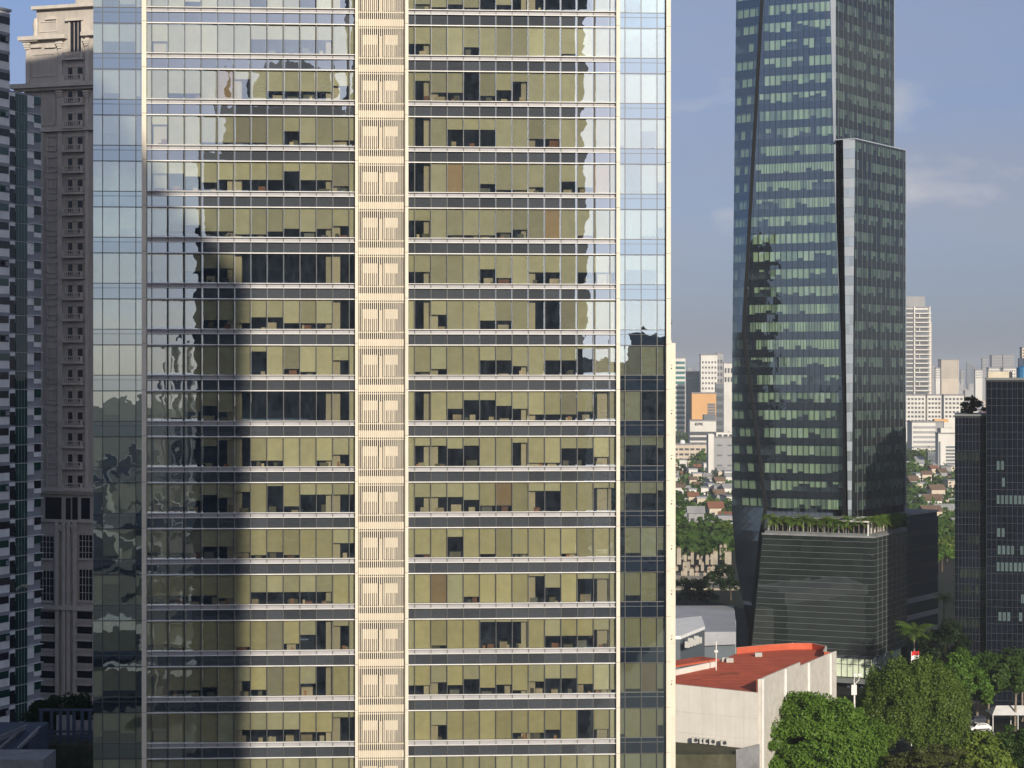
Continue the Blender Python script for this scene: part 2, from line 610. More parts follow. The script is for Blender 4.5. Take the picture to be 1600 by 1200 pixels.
def blind_color(r):
    warm = min(1.0, max(0.0, (r - 5) / 9.0))
    k = rng.uniform(0.80, 1.12) * ROWK[r]
    x = rng.random()
    if x < 0.05:
        return (0.62, 0.60, 0.62)
    if x < 0.08:
        return (0.75, 0.56, 0.46)
    if x < 0.12:
        return (1.22, 1.24, 1.2)
    return (k * (1.0 + 0.08 * warm), k * (1.0 + 0.02 * warm), k * (1.0 - 0.20 * warm))


for e in bld[:300]:
    box('roller_blind', e[1], e[2], e[5], e[5] + 0.012, e[3], e[4], 'blind', tower, blind_color(e[7]))
q = MB()
for e in bld[300:]:
    q.box(e[1], e[2], e[5], e[5] + 0.012, e[3], e[4])
o = q.build('roller_blinds', 'blind', tower)
tag(o, kind='stuff')
o.color = (1.0, 0.99, 0.93, 1)

# mullions, rails and projecting bars
zb, zt0 = ztr(18) - 3.9, ztr(-1) + 2.0
for edges, bay in ((sec_l, 0), (sec_r, 0), (bay_l, 1), (bay_r, 1)):
    for i, x in enumerate(edges):
        if i in (0, len(edges) - 1):
            continue
        y = 0.28 if bay else 0.0
        box('mullion', x - 0.028, x + 0.028, y - 0.06, y + 0.10, zb, zt0, 'mullion', tower)
    for r in ROWS:
        z = ztr(r)
        x0, x1 = edges[0], edges[-1]
        if bay:
            for zz in (z - 2.64, z - 0.02):
                box('rail', x0, x1, 0.28 - 0.05, 0.28 + 0.08, zz - 0.03, zz + 0.03, 'mullion', tower)
            box('rail', x0, x1, 0.28 - 0.045, 0.28 + 0.08, z - 3.05 - 0.015, z - 3.05 + 0.015, 'mullion', tower)
        else:
            box('transom_bar', x0, x1, -0.14, 0.06, z - 0.04, z + 0.04, 'white_metal', tower)
            box('ledge_bar', x0 - 0.12, x1 + 0.12, -0.24, 0.05, z - 2.665, z - 2.615, 'white_metal', tower)
            box('ledge_bar', x0 - 0.12, x1 + 0.12, -0.24, 0.05, z - 3.065, z - 3.015, 'white_metal', tower)
            n = len(edges) - 1
            box('ledge_panel', x0, x1, 0.012, 0.05, z - 3.014, z - 2.666, 'ledge_grey', tower)

# white piers between the bays, and the centre strip
JO = 4.0
for x0, x1, y0 in ((sPL, sPL2, -0.42), (sPR, sPR2, -0.42), (sC0, sC1, -0.45), (sC2, sC3, -0.45), (sBR, sE, -0.30)):
    for r in ROWS:
        z = ztr(r) - 1.9
        o = box('pier_panel', x0, x1, y0, 0.35, z - 1.985, z + 1.985, 'cream_clad', tower)
box('pier_core', sPL + 0.03, sPL2 - 0.03, -0.39, 0.3, zb, zt0, 'slot_dark', tower)
box('pier_core', sPR + 0.03, sPR2 - 0.03, -0.39, 0.3, zb, zt0, 'slot_dark', tower)
box('strip_back', sC1, sC2, 0.55, 0.7, zb, zt0, 'slot_dark', tower)
NF = 23
pitch = (sC2 - sC1) / NF
for i in range(NF):
    x = sC1 + (i + 0.5) * pitch
    wide = 0.038 if i not in (0, 1, NF - 2, NF - 1) else 0.032
    box('fin', x - wide, x + wide, -0.10, 0.16, zb, zt0, 'cream_clad', tower)
W_ = sC2 - sC1
for r in ROWS:
    z = ztr(r)
    box('strip_band', sC1 + 0.01, sC2 - 0.01, 0.0, 0.14, z - 0.10, z + 0.52, 'cream_infill', tower)
    for a0, a1 in ((0.085, 0.40), (0.56, 0.84)):
        x0, x1 = sC1 + a0 * W_, sC1 + a1 * W_
        box('strip_panel', x0, x1, 0.03, 0.14, z - 1.72, z - 0.86, 'cream_infill', tower)
        k = 0
        while x0 + (k + 0.5) * pitch * 2 < x1:
            xx = x0 + k * pitch * 2
            box('louvre', xx, xx + pitch * 0.95, 0.05, 0.14, z - 2.74, z - 1.72, 'cream_infill', tower)
            k += 1
    x0 = sC1 + 0.44 * W_
    box('strip_panel', x0, x0 + 0.075 * W_, 0.04, 0.14, z - 2.9, z - 0.95, 'cream_infill', tower)
    box('strip_ledge', sC1 + 0.01, sC2 - 0.01, -0.04, 0.14, z - 2.93, z - 2.84, 'cream_infill', tower)
    box('strip_ledge', sC1 + 0.01, sC2 - 0.01, -0.04, 0.14, z - 0.30, z - 0.22, 'cream_infill', tower)

# inside: floor slabs, back walls, columns and a few pieces of furniture behind the glass
for r in ROWS:
    z = ztr(r)
    for x0, x1 in ((sBL + 0.05, sC0 - 0.1), (sC3 + 0.1, sBR - 0.05)):
        box('floor_slab', x0, x1, 0.42, 9.0, z - 3.98, z - 2.72, 'slab_dark', tower)
for x0, x1 in ((sBL, sC0), (sC3, sBR)):
    box('room_back_wall', x0, x1, 7.5, 7.8, zb, zt0, 'room_wall', tower)
box('side_wall', sBL, sBL + 0.04, 0.3, 30, 0, TOP, 'ledge_grey', tower)
box('side_wall', sE - 0.3, sE, 0.36, 30, 0, TOP, 'cream_clad', tower)
cols = [sec_l[6] - 0.0, sec_l[12], sec_r[2], sec_r[8], S(250), S(945)]
for x in cols:
    box('inner_column', x - 0.62, x + 0.62, 0.55, 1.5, zb, zt0, 'room_col', tower)
for r in ROWS:
    z = ztr(r) - 2.70
    for edges, codes in ((sec_l, COVL), (sec_r, COVR)):
        for i in range(12):
            c = cov(codes[r][i])
            if 0.05 < c < 0.95 and rng.random() < 0.75:
                x0, x1 = edges[i + 1], edges[i + 2]
                w = rng.uniform(0.3, 1.0)
                xa = rng.uniform(x0 + 0.05, max(x0 + 0.06, x1 - w - 0.05))
                hh = rng.uniform(0.2, 0.75)
                k = rng.choice([(1, 1, 1), (0.8, 0.75, 0.7), (1.15, 1.1, 1.1), (0.35, 0.4, 0.5), (0.5, 0.25, 0.2), (0.3, 0.32, 0.3)])
                box('cabinet', xa, xa + w, 0.5, 1.0, z, z + hh, 'desk', tower, k)
                if rng.random() < 0.4:
                    xb = rng.uniform(x0 + 0.1, x1 - 0.4)
                    box('box_on_sill', xb, xb + rng.uniform(0.15, 0.35), 0.45, 0.49, z, z + rng.uniform(0.15, 0.5), 'desk', tower,
                        rng.choice([(1.3, 1.25, 1.2), (0.2, 0.22, 0.28), (0.9, 0.5, 0.3)]))
# plain storeys above and below the frame
q = MB()
for z0, z1 in ((0, zb), (zt0, TOP)):
    q.box(sBL, sE, 0.0, 30, z0, z1)
q.build('outer_storeys', 'bay_spandrel', tower)
box('roof_parapet', sBL, sE, 0.0, 30, TOP, TOP + 1.2, 'cream_clad', tower)

# ------------------------------------------------------------------ the hotel the camera looks out of: it shows in the glass and shades the left of the facade
solid('hotel_stone', (0.16, 0.155, 0.14), 0.8, 0.15, 0.4, stain_or_fold=0.2, streak=True)
solid('hotel_glass', (0.03, 0.035, 0.04), 0.15, 0.2, 0.4, 0.6)
solid('hotel_dark', (0.06, 0.062, 0.066), 0.6, 0.2, 0.4)
solid('dome_metal', (0.10, 0.11, 0.12), 0.4, 0.2, 0.4)


def SR(u, t):
    return (D + t) * math.tan(math.atan((u - CX) / F) + A)


def ZR(v, t):
    return CAMZ + (CY - v) / F * (D + t)


T0 = D + 1.0
hotel = thing('twin_tower_hotel', 'dark twin-tower hotel with a domed top, seen mirrored in the office tower glass', 'hotel', FOOT, A)
xl0, xl1, xr1 = SR(303, T0), SR(546, T0), SR(914, T0)


def hbox(name, x0, x1, t0, t1, z0, z1, mat, parent=None):
    return box(name, x0, x1, -t1, -t0, z0, z1, mat, parent or hotel)


hbox('left_block', xl0, xl1, T0, T0 + 24, 0, ZR(360, T0), 'hotel_dark')
hbox('left_tier', SR(312, T0), xl1 - 0.05, T0 + .1, T0 + 23, ZR(360, T0), ZR(236, T0), 'hotel_dark')
hbox('left_tier', SR(345, T0), xl1 - 0.3, T0 + .5, T0 + 22, ZR(236, T0), ZR(165, T0), 'hotel_dark')
q = MB()
px0, px1 = SR(383, T0), SR(532, T0)
cxd, rx = (px0 + px1) / 2, (px1 - px0) / 2
prof = [(1.0, 165), (1.0, 132), (0.93, 118), (0.8, 104), (0.62, 96), (0.40, 92), (0.12, 90)]
nseg = 24
for (k0, v0), (k1, v1) in zip(prof, prof[1:]):
    for j in range(nseg):
        a0, a1 = 2 * math.pi * j / nseg, 2 * math.pi * (j + 1) / nseg
        y0 = -(T0 + 11)
        q.face([(cxd + rx * k0 * math.cos(a0), y0 + 9 * k0 * math.sin(a0), ZR(v0, T0)), (cxd + rx * k0 * math.cos(a1), y0 + 9 * k0 * math.sin(a1), ZR(v0, T0)),
                (cxd + rx * k1 * math.cos(a1), y0 + 9 * k1 * math.sin(a1), ZR(v1, T0)), (cxd + rx * k1 * math.cos(a0), y0 + 9 * k1 * math.sin(a0), ZR(v1, T0))])
q.build('dome', 'dome_metal', hotel)
for k in range(7):
    v = 158 - k * 9
    hbox('dome_ring', px0 + 1.2 * k * 0.6, px1 - 1.2 * k * 0.6, T0 + 1.6 + k * 0.7, T0 + 2.2 + k * 0.7, ZR(v, T0) - 0.18, ZR(v, T0) + 0.18, 'white_metal')
q = MB()
q.tube([(SR(351, T0), -(T0 + 4), ZR(240, T0)), (SR(351, T0), -(T0 + 4), ZR(165, T0)), (SR(351, T0), -(T0 + 4), ZR(140, T0)), (SR(351, T0), -(T0 + 4), ZR(100, T0))], [1.3, 1.0, 0.45, 0.08], 8)
q.build('pinnacle', 'hotel_dark', hotel)
q = MB()
xs = [xl1, xr1]
ys = -T0
zc = [CAMZ + 92, CAMZ + 86, CAMZ + 77, CAMZ + 69]
poly = [(xl1, 0), (xr1, 0), (xr1, zc[3]), (xr1 - 7, zc[2]), (xr1 - 12, zc[1]), (xr1 - 22, zc[0]), (xl1 + 4, zc[0]), (xl1, zc[1])]
fr = [(x, -T0, z) for x, z in poly]
bk = [(x, -T0 - 26, z) for x, z in poly]
q.face(bk[::-1][::-1])
q.face(fr[::-1])
for i in range(len(poly)):
    j = (i + 1) % len(poly)
    q.face([fr[i], fr[j], bk[j], bk[i]])
q.build('right_block', 'hotel_glass', hotel)
for k in range(1, 37):
    z = k * 3.6
    hbox('floor_band', xl1 + .3, xr1 - .3, T0 - 0.12, T0 - 0.002, z, z + 0.7, 'hotel_dark')
    if z < ZR(365, T0):
        hbox('floor_band', xl0 + .3, xl1 - .3, T0 - 0.12, T0 - 0.002, z, z + 1.1, 'hotel_stone')

# other blocks behind the camera that show in the glass
solid('back_wall_a', (0.30, 0.29, 0.28), 0.9, 0.2, 0.3, stain_or_fold=0.3)
solid('back_wall_b', (0.42, 0.40, 0.36), 0.9, 0.2, 0.3, stain_or_fold=0.3)


def back_block(label, u0, u1, v, t, depth, mat):
    o = thing('office_block', label, 'building', FOOT, A)
    x0, x1, z1 = SR(u0, t), SR(u1, t), ZR(v, t)
    box('wall', x0, x1, -t - depth, -t, 0, z1, mat, o)
    n = max(3, int(z1 / 4))
    for k in range(n):
        box('window_band', x0 + 0.6, x1 - 0.6, -t + 0.002, -t + 0.05, (k + .35) * z1 / n, (k + .8) * z1 / n, 'hotel_glass', o)
    return o


back_block('grey mid-rise block mirrored in the right-hand corner glass', 1002, 1075, 522, 420, 30, 'back_wall_a')
back_block('lower pale block mirrored left of the grey one in the corner glass', 925, 1000, 566, 520, 30, 'back_wall_b')
back_block('slim far tower mirrored low in the glass beside the white pier', 259, 265, 548, 1250, 15, 'back_wall_a')
back_block('broader far tower mirrored low at the edge of the dark hotel', 276, 290, 536, 1000, 18, 'back_wall_a')
q = MB()
rg = random.Random(21)
for k in range(420):
    t = rg.uniform(215, 1500)
    x = rg.uniform(-260, 260) * (0.4 + t / 900)
    w, dd, h = rg.uniform(5, 18), rg.uniform(5, 18), rg.choice([4, 5, 6, 7, 9, 12, 18])
    if abs(x) < 60 and t < 240:
        continue
    q.box(x, x + w, -t - dd, -t, 0, h, rg.choice([0, 1, 2, 2]))
o = q.build('low_rise_quarter', ['back_wall_a', 'back_wall_b', 'roof_grey'])
o.location = FOOT
o.rotation_euler = (0, 0, A)
tag(o, 'jumble of low roofs mirrored in the lower glass panes', 'houses', kind='stuff')

# office tower off to the left, mirrored in the lower half of the glass skyscraper
lt_ = thing('office_block', 'dark office tower mirrored in the lower half of the glass skyscraper', 'office tower', (-300, 95, 0), R(40))
box('wall', -45, 45, -20, 20, 0, 132, 'hotel_stone', lt_)
for k in range(32):
    box('window_band', -45.1, 45.1, -20.2, 20.2, k * 4.1 + 1.4, k * 4.1 + 3.4, 'hotel_glass', lt_)

# ------------------------------------------------------------------ faceted glass tower on the right
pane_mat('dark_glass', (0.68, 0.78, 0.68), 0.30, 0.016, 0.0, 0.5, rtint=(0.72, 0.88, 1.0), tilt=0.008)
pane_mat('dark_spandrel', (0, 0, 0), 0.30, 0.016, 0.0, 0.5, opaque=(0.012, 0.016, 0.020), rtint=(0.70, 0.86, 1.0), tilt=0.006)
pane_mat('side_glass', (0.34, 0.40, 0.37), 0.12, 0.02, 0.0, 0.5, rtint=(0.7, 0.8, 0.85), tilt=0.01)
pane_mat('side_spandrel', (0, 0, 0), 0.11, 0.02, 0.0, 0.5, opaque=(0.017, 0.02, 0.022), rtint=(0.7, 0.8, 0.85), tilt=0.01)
pane_mat('podium_glass', (0, 0, 0), 0.12, 0.02, 0.0, 0.4, opaque=(0.022, 0.030, 0.027), tilt=0.008)
pane_mat('black_glass', (0, 0, 0), 0.08, 0.03, 0.0, 0.35, opaque=(0.006, 0.009, 0.016), rtint=(0.6, 0.78, 1.0), tilt=0.012)
pane_mat('bright_glass', (0, 0, 0), 0.5, 0.01, 0.0, 0.5, opaque=(0.34, 0.40, 0.43))
solid('green_blind', (0.66, 0.74, 0.57), 0.9, 0.1, 0.4, 0.1)
solid('blind_faded', (0.74, 0.78, 0.70), 0.9, 0.15, 0.4, 0.1)
solid('blind_dull', (0.36, 0.42, 0.35), 0.9, 0.2, 0.4, 0.1)
solid('pale_blind', (0.085, 0.125, 0.13), 0.9, 0.1, 0.4, 0.1)
solid('steel_edge', (0.36, 0.40, 0.45), 0.4, 0.1, 0.3, 0.5)
solid('line_grey', (0.15, 0.165, 0.165), 0.5, 0.1, 0.3, 0.4)
solid('rail_dark', (0.035, 0.042, 0.052), 0.5, 0.2, 0.3, 0.4)
solid('seam_black', (0.012, 0.013, 0.015), 0.5, 0.1, 0.3)

TH = R(-24)
K0 = P(1306, 590, 465)
gt = thing('faceted_glass_tower', 'dark faceted glass skyscraper with a planted terrace above its podium', 'skyscraper', (K0.x, K0.y, 0), TH)
NL = Vector((-math.sin(R(24)), -math.cos(R(24)), 0))
MI = Matrix.Translation((K0.x, K0.y, 0)) @ Matrix.Rotation(TH, 4, 'Z')
MI = MI.inverted()


def lx(u, v=590, off=0.0):
    """tower-local point of a pixel on the left face (moved off metres towards the viewer)"""
    p = MI @ onplane(u, v, K0 + NL * off, NL)
    return p


def lz(u, v, off=0.0):
    return lx(u, v, off).z


class Face:
    def __init__(s, o, ang):
        s.o = Vector((o[0], o[1], 0))
        s.d = Vector((math.cos(ang), math.sin(ang), 0))
        s.n = Vector((math.sin(ang), -math.cos(ang), 0))
        s.a = ang

    def pt(s, p, q, z):
        w = s.o + s.d * p + s.n * q
        return (w.x, w.y, z)

    def box(s, name, p0, p1, q0, q1, z0, z1, mat, parent, color=None):
        c = s.o + s.d * ((p0 + p1) / 2) + s.n * ((q0 + q1) / 2)
        o = bpy.data.objects.new(name, cube_mesh(mat))
        o.location = (c.x, c.y, (z0 + z1) / 2)
        o.scale = (abs(p1 - p0), abs(q1 - q0), abs(z1 - z0))
        o.rotation_euler = (0, 0, s.a)
        if color:
            o.color = (*color, 1)
        return link(o, parent)

    def mbox(s, mb, p0, p1, q0, q1, z0, z1, m=0):
        c = [s.pt(p, q, z) for z in (z0, z1) for p, q in ((p0, q1), (p1, q1), (p1, q0), (p0, q0))]
        for f in CF:
            mb.face([c[i] for i in f], m)


def interp(poly, z):
    """poly: list of (z, x) sorted by z falling"""
    if z >= poly[0][0]:
        return poly[0][1]
    for (z0, x0), (z1, x1) in zip(poly, poly[1:]):
        if z >= z1:
            return x0 + (x1 - x0) * (z0 - z) / (z0 - z1)
    return poly[-1][1]


FLc = Face((0, 0), 0.0)
seam = []
for u, v in ((1196, -160), (1192, 0), (1163, 520), (1198, 790), (1190, 835), (1172, 1012)):
    p = lx(u, v)
    seam.append((p.z, p.x))
redge = [(lz(1296, -160), lx(1296).x), (lz(1297.5, 0), lx(1297.5).x), (lz(1302, 200), lx(1302).x), (lz(1305.5, 330), lx(1305.5).x),
         (lz(1313, 520), lx(1313).x), (lz(1320, 800), lx(1320).x)]
# sliver facet on the far left, folded back along the seam
NS = Vector((-math.sin(R(52)), -math.cos(R(52)), 0))
ledge = []
for u, v in ((1152, -160), (1150, 0), (1143.5, 600), (1143.5, 800), (1150, 880), (1174, 1012)):
    zz = None
    p0 = MI.inverted() @ Vector((lx(1172).x, 0, 0))
    w = MI @ onplane(u, v, p0, NS)
    ledge.append((w.z, w.x, w.y))
ZTOP = seam[0][0] - 0.2
ZTER = 37.5
rgt = random.Random(11)
zc = 140.4
bands = []
k = -40
while True:
    z = zc + 4.05 * k
    k += 1
    if z < ZTER + 1.5:
        continue
    if z > ZTOP - 2:
        break
    bands.append(z)
back = MB()
bl_mb = MB()
for z in bands:
    for kind, z0, z1 in (('glass_band', z - 1.15, z + 1.15), ('spandrel_band', z + 1.15, z + 2.9)):
        q = MB()
        xa0, xa1 = interp(seam, z0), interp(seam, z1)
        xb0, xb1 = interp(redge, z0), interp(redge, z1)
        n = max(1, int(round((xb0 - xa0) / 1.33)))
        for i in range(n):
            f0, f1 = i / n, (i + 1) / n
            q.face([(xa0 + (xb0 - xa0) * f0, 0, z0), (xa0 + (xb0 - xa0) * f1, 0, z0), (xa1 + (xb1 - xa1) * f1, 0, z1), (xa1 + (xb1 - xa1) * f0, 0, z1)], 0, rgt.random() + .01)
        q.build(kind, 'dark_glass' if kind == 'glass_band' else 'dark_spandrel', gt)
    xa, xb = max(interp(seam, z - 1.2), interp(seam, z + 1.2)), min(interp(redge, z - 1.2), interp(redge, z + 1.2))
    x = xb - 0.05
    run, open_ = 0, False
    dark_floor = 0.55 if rgt.random() < 0.12 else 0.0
    while x - 1.33 > xa:
        if run <= 0:
            open_ = rgt.random() < 0.24 + dark_floor
            run = rgt.randint(1, 4) if open_ else rgt.randint(2, 6)
        run -= 1
        h = 1.0 if not open_ else rgt.choice([0.0, 0.25, 0.45, 0.6])
        if h > 0 and rgt.random() < 0.35 and not open_:
            h = rgt.uniform(0.55, 0.95)
        if h > 0:
            bl_mb.box(x - 1.24, x - 0.07, 0.25, 0.27, z + 1.1 - 2.2 * h, z + 1.12, rgt.choice([0, 0, 0, 0, 1, 2, 2]))
        x -= 1.33
tag(bl_mb.build('blinds', ['green_blind', 'blind_faded', 'blind_dull'], gt), kind='stuff')
# dark ribs between the sheets
x = lx(1300).x
while x > lx(1160).x:
    zs = [z for z in np.arange(ZTER, ZTOP, 1.0) if interp(seam, z) + 0.3 < x < interp(redge, z) - 0.1]
    if zs:
        box('mullion', x - 0.035, x + 0.035, -0.05, 0.0, zs[0], zs[-1], 'seam_black', gt)
    x -= 1.33
# dark rooms behind the glass
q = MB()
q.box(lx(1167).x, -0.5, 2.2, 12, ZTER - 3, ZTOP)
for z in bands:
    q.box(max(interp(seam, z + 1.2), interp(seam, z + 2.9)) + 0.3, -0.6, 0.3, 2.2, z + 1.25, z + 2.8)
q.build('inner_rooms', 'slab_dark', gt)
# seam and sliver facet
q = MB()
for (z0, x0), (z1, x1) in zip(seam, seam[1:]):
    q.face([(x1 - 0.62, -0.1, z1), (x1 + 0.2, -0.1, z1), (x0 + 0.2, -0.1, z0), (x0 - 0.62, -0.1, z0)])
    q.face([(x1 + 0.2, -0.1, z1), (x1 + 0.2, 0.2, z1), (x0 + 0.2, 0.2, z0), (x0 + 0.2, -0.1, z0)])
q.build('corner_seam', 'seam_black', gt)
for z in bands + [ZTER - 2 - 4.05 * j for j in range(7)]:
    for kind, z0, z1 in (('side_glass_band', z - 1.15, z + 1.15), ('side_spandrel_band', z + 1.15, z + 2.9)):
        q = MB()

        def lft(zz):
            return (interp([(a, b_) for a, b_, c in ledge], zz), interp([(a, c) for a, b_, c in ledge], zz))
        A0, A1 = lft(z0), lft(z1)
        B0, B1 = (interp(seam, z0) - 0.5, 0.0), (interp(seam, z1) - 0.5, 0.0)
        for i in range(4):
            f0, f1 = i / 4, (i + 1) / 4
            g = lambda a_, b_, f: (a_[0] + (b_[0] - a_[0]) * f, a_[1] + (b_[1] - a_[1]) * f)
            q.face([(*g(A0, B0, f0), z0), (*g(A0, B0, f1), z0), (*g(A1, B1, f1), z1), (*g(A1, B1, f0), z1)], 0, rgt.random() + .01)
        q.build(kind, 'dark_spandrel' if 'spandrel' in kind or z < ZTER else 'dark_glass', gt)
        if 'glass' in kind and z > ZTER:
            q = MB()
            for i in range(4):
                if rgt.random() < 0.3:
                    continue
                f0, f1 = (i + .1) / 4, (i + .9) / 4
                q.face([(*g(A0, B0, f0), z0 + .2), (*g(A0, B0, f1), z0 + .2), (*g(A1, B1, f1), z1), (*g(A1, B1, f0), z1)])
            if q.f:
                oo = q.build('side_blind', 'green_blind', gt)
                oo.location = (0.26, 0.48, 0)
q = MB()
zz = [ZTOP, 130, 100, 70, ZTER, 20, 8]
for a_, b_ in zip(zz, zz[1:]):
    q.face([(lft(b_)[0] + .7, lft(b_)[1] + 1.3, b_), (interp(seam, b_), 1.8, b_), (interp(seam, a_), 1.8, a_), (lft(a_)[0] + .7, lft(a_)[1] + 1.3, a_)])
    q.face([(lft(b_)[0] + .02, lft(b_)[1] + 0.05, b_), (lft(b_)[0] + .7, lft(b_)[1] + 1.3, b_), (lft(a_)[0] + .7, lft(a_)[1] + 1.3, a_), (lft(a_)[0] + .02, lft(a_)[1] + .05, a_)])
q.build('inner_wall', 'slab_dark', gt)

# right faces: the tower above and the lower wing standing in front of it
ANG = R(80)


def right_face(o, L, z0_, z1_, prefix, seed, notch=None):
    fc = Face(o, ANG)
    rr = random.Random(seed)
    mb = MB()
    for z in bands:
        if z - 1.2 < z0_ or z + 1.2 > z1_:
            continue
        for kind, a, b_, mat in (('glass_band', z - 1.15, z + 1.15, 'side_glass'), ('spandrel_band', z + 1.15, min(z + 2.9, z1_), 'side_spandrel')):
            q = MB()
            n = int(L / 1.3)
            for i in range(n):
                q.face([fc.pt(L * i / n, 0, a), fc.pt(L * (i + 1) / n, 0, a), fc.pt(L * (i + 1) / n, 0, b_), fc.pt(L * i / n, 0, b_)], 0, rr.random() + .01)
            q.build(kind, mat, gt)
        p = 0.2
        while p + 1.3 < L:
            if rr.random() < 0.78:
                h = 1.0 if rr.random() < 0.6 else rr.uniform(0.4, 0.9)
                fc.mbox(mb, p, p + 1.05, -0.27, -0.25, z + 1.1 - 2.2 * h, z + 1.12, rr.choice([0, 0, 1, 2, 2]))
            p += 1.3
    tag(mb.build(prefix + '_blinds', ['green_blind', 'blind_faded', 'blind_dull'], gt), kind='stuff')
    p = 1.3
    while p < L:
        fc.box('mullion', p - 0.03, p + 0.03, 0, 0.05, z0_, z1_, 'line_grey', gt)
        p += 2.6
    fc.box('inner_wall', notch or 3.0, L - 0.05, -3.2 if notch else -9, -2.2, z0_, z1_, 'seam_black', gt)
    fc.box('end_wall', L - 0.3, L, -2.2, -0.3, z0_, z1_, 'slab_dark', gt)
    return fc


def LL(p0, u, ang_w):
    d = Vector((math.sin(ang_w), math.cos(ang_w)))
    k = (u - CX) / F
    return (k * p0.y - p0.x) / (d.x - k * d.y)


Kt = P(1306, 590, 465)
L1 = LL(Kt, 1397, R(34))
zw = zat(218, 462)
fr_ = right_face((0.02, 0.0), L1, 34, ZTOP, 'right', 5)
fr_.box('edge_strip', L1, L1 + 0.2, -0.5, 0.06, 34, ZTOP, 'steel_edge', gt)
q = MB()
for (z0, x0), (z1, x1) in zip(redge, redge[1:]):
    q.face([(x1, -0.02, z1), (max(x1 + 0.15, 0.02), -0.1, z1), (max(x0 + 0.15, 0.02), -0.1, z0), (x0, -0.02, z0)])
q.build('corner_strip', 'steel_edge', gt)
Kw = P(1336, 590, 461)
kw = MI @ Vector((Kw.x, Kw.y, 0))
L2 = LL(Kw, 1415, R(34))
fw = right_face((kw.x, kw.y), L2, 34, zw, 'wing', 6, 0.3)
fw.box('wing_roof', -0.3, L2 + 0.2, -5.0, 0.12, zw, zw + 0.22, 'steel_edge', gt)
fw.box('edge_strip', L2, L2 + 0.2, -0.5, 0.06, 34, zw, 'steel_edge', gt)
fw.box('wing_body', 3.0, L2 - 0.3, -4.8, -3.3, 34, zw - 0.3, 'seam_black', gt)
# bright folded strip on the wing corner, tapering downwards
zs = np.linspace(zw, 36, 40)
for z0, z1 in zip(zs, zs[1:]):
    f0, f1 = (zw - z0) / (zw - 36), (zw - z1) / (zw - 36)
    w0, w1 = 2.75 * (1 - f0) + 0.8 * f0, 2.75 * (1 - f1) + 0.8 * f1
    s0, s1 = -0.8 * f0, -0.8 * f1
    q = MB()
    ya = kw.y
    for i in range(2):
        q.face([(kw.x + s1 - w1 + w1 * i / 2, ya, z1 + 0.03), (kw.x + s1 - w1 + w1 * (i + 1) / 2, ya, z1 + 0.03),
                (kw.x + s0 - w0 + w0 * (i + 1) / 2, ya, z0), (kw.x + s0 - w0 + w0 * i / 2, ya, z0)], 0, rgt.random() + .01)
    q.face([(kw.x + s1, ya, z1), (kw.x + 0.02, ya + 0.05, z1), (kw.x + 0.02, ya + 0.05, z0), (kw.x + s0, ya, z0)], 1)
    q.face([(kw.x + s1 - w1 - 1.5, ya + 2.5, z1), (kw.x + s1 - w1, ya, z1), (kw.x + s0 - w0, ya, z0), (kw.x + s0 - w0 - 1.5, ya + 2.5, z0)], 1)
    q.build('fold_panel', ['bright_glass' if int(z0 / 2.0) % 2 else 'steel_edge', 'side_spandrel'], gt)

# podium
Kp = P(1365, 590, 447)
kp = MI @ Vector((Kp.x, Kp.y, 0))
ZP = zat(838, 447)
fpl = Face((kp.x, kp.y), 0.0)
pl0 = lx(1192, 835, -kp.y).x - kp.x
pl1 = lx(1174, 1012, -kp.y).x - kp.x
Lp = LL(Kp, 1417, R(28))
fpr = Face((kp.x, kp.y), R(86))
nz = 21
zs = np.linspace(7.0, ZP, nz)
for i in range(nz - 1):
    z0, z1 = zs[i], zs[i + 1]
    f0, f1 = (ZP - z0) / (ZP - 7), (ZP - z1) / (ZP - 7)
    a0, a1 = pl0 + (pl1 - pl0) * f0, pl0 + (pl1 - pl0) * f1
    q = MB()
    n = 11
    for j in range(n):
        g0, g1 = j / n, (j + 1) / n
        q.face([fpl.pt(a0 * (1 - g0), 0, z0), fpl.pt(a0 * (1 - g1), 0, z0), fpl.pt(a1 * (1 - g1), 0, z1), fpl.pt(a1 * (1 - g0), 0, z1)], 0, rgt.random() + .01)
    q.build('podium_band', 'podium_glass', gt)
    q = MB()
    n = 8
    for j in range(n):
        q.face([fpr.pt(Lp * j / n, 0, z0), fpr.pt(Lp * (j + 1) / n, 0, z0), fpr.pt(Lp * (j + 1) / n, 0, z1), fpr.pt(Lp * j / n, 0, z1)], 0, rgt.random() + .01)
    q.build('podium_band', 'podium_glass', gt)
    fpl.box('podium_line', a0 + 0.1, 0.0, 0, 0.08, z0 - 0.035, z0 + 0.035, 'line_grey', gt)
    fpr.box('podium_line', 0.1, Lp, 0, 0.06, z0 - 0.03, z0 + 0.03, 'line_grey', gt)
for j in range(1, 8):
    fpr.box('mullion', Lp * j / 8 - 0.04, Lp * j / 8 + 0.04, 0, 0.05, 7, ZP, 'line_grey', gt)
q = MB()
c = [fpl.pt(pl0 + 0.5, -0.4, 0)[:2], fpl.pt(-0.4, -0.4, 0)[:2], fpr.pt(Lp, -0.4, 0)[:2], (fpr.pt(Lp, 0, 0)[0] - 26, fpr.pt(Lp, 0, 0)[1])]
q.prism([c[0], c[1], c[2], c[3]], 6.5, ZP - 0.4)
q.build('podium_core', 'slab_dark', gt)
q = MB()
c = [fpl.pt(pl0 - 0.2, 0.25, 0)[:2], fpl.pt(0.2, 0.25, 0)[:2], fpr.pt(Lp + 0.2, 0.25, 0)[:2], (fpr.pt(Lp, 0, 0)[0] - 26, fpr.pt(Lp, 0, 0)[1])]
q.prism(c, ZP - 0.38, ZP)
q.build('terrace_deck', 'roof_grey', gt)
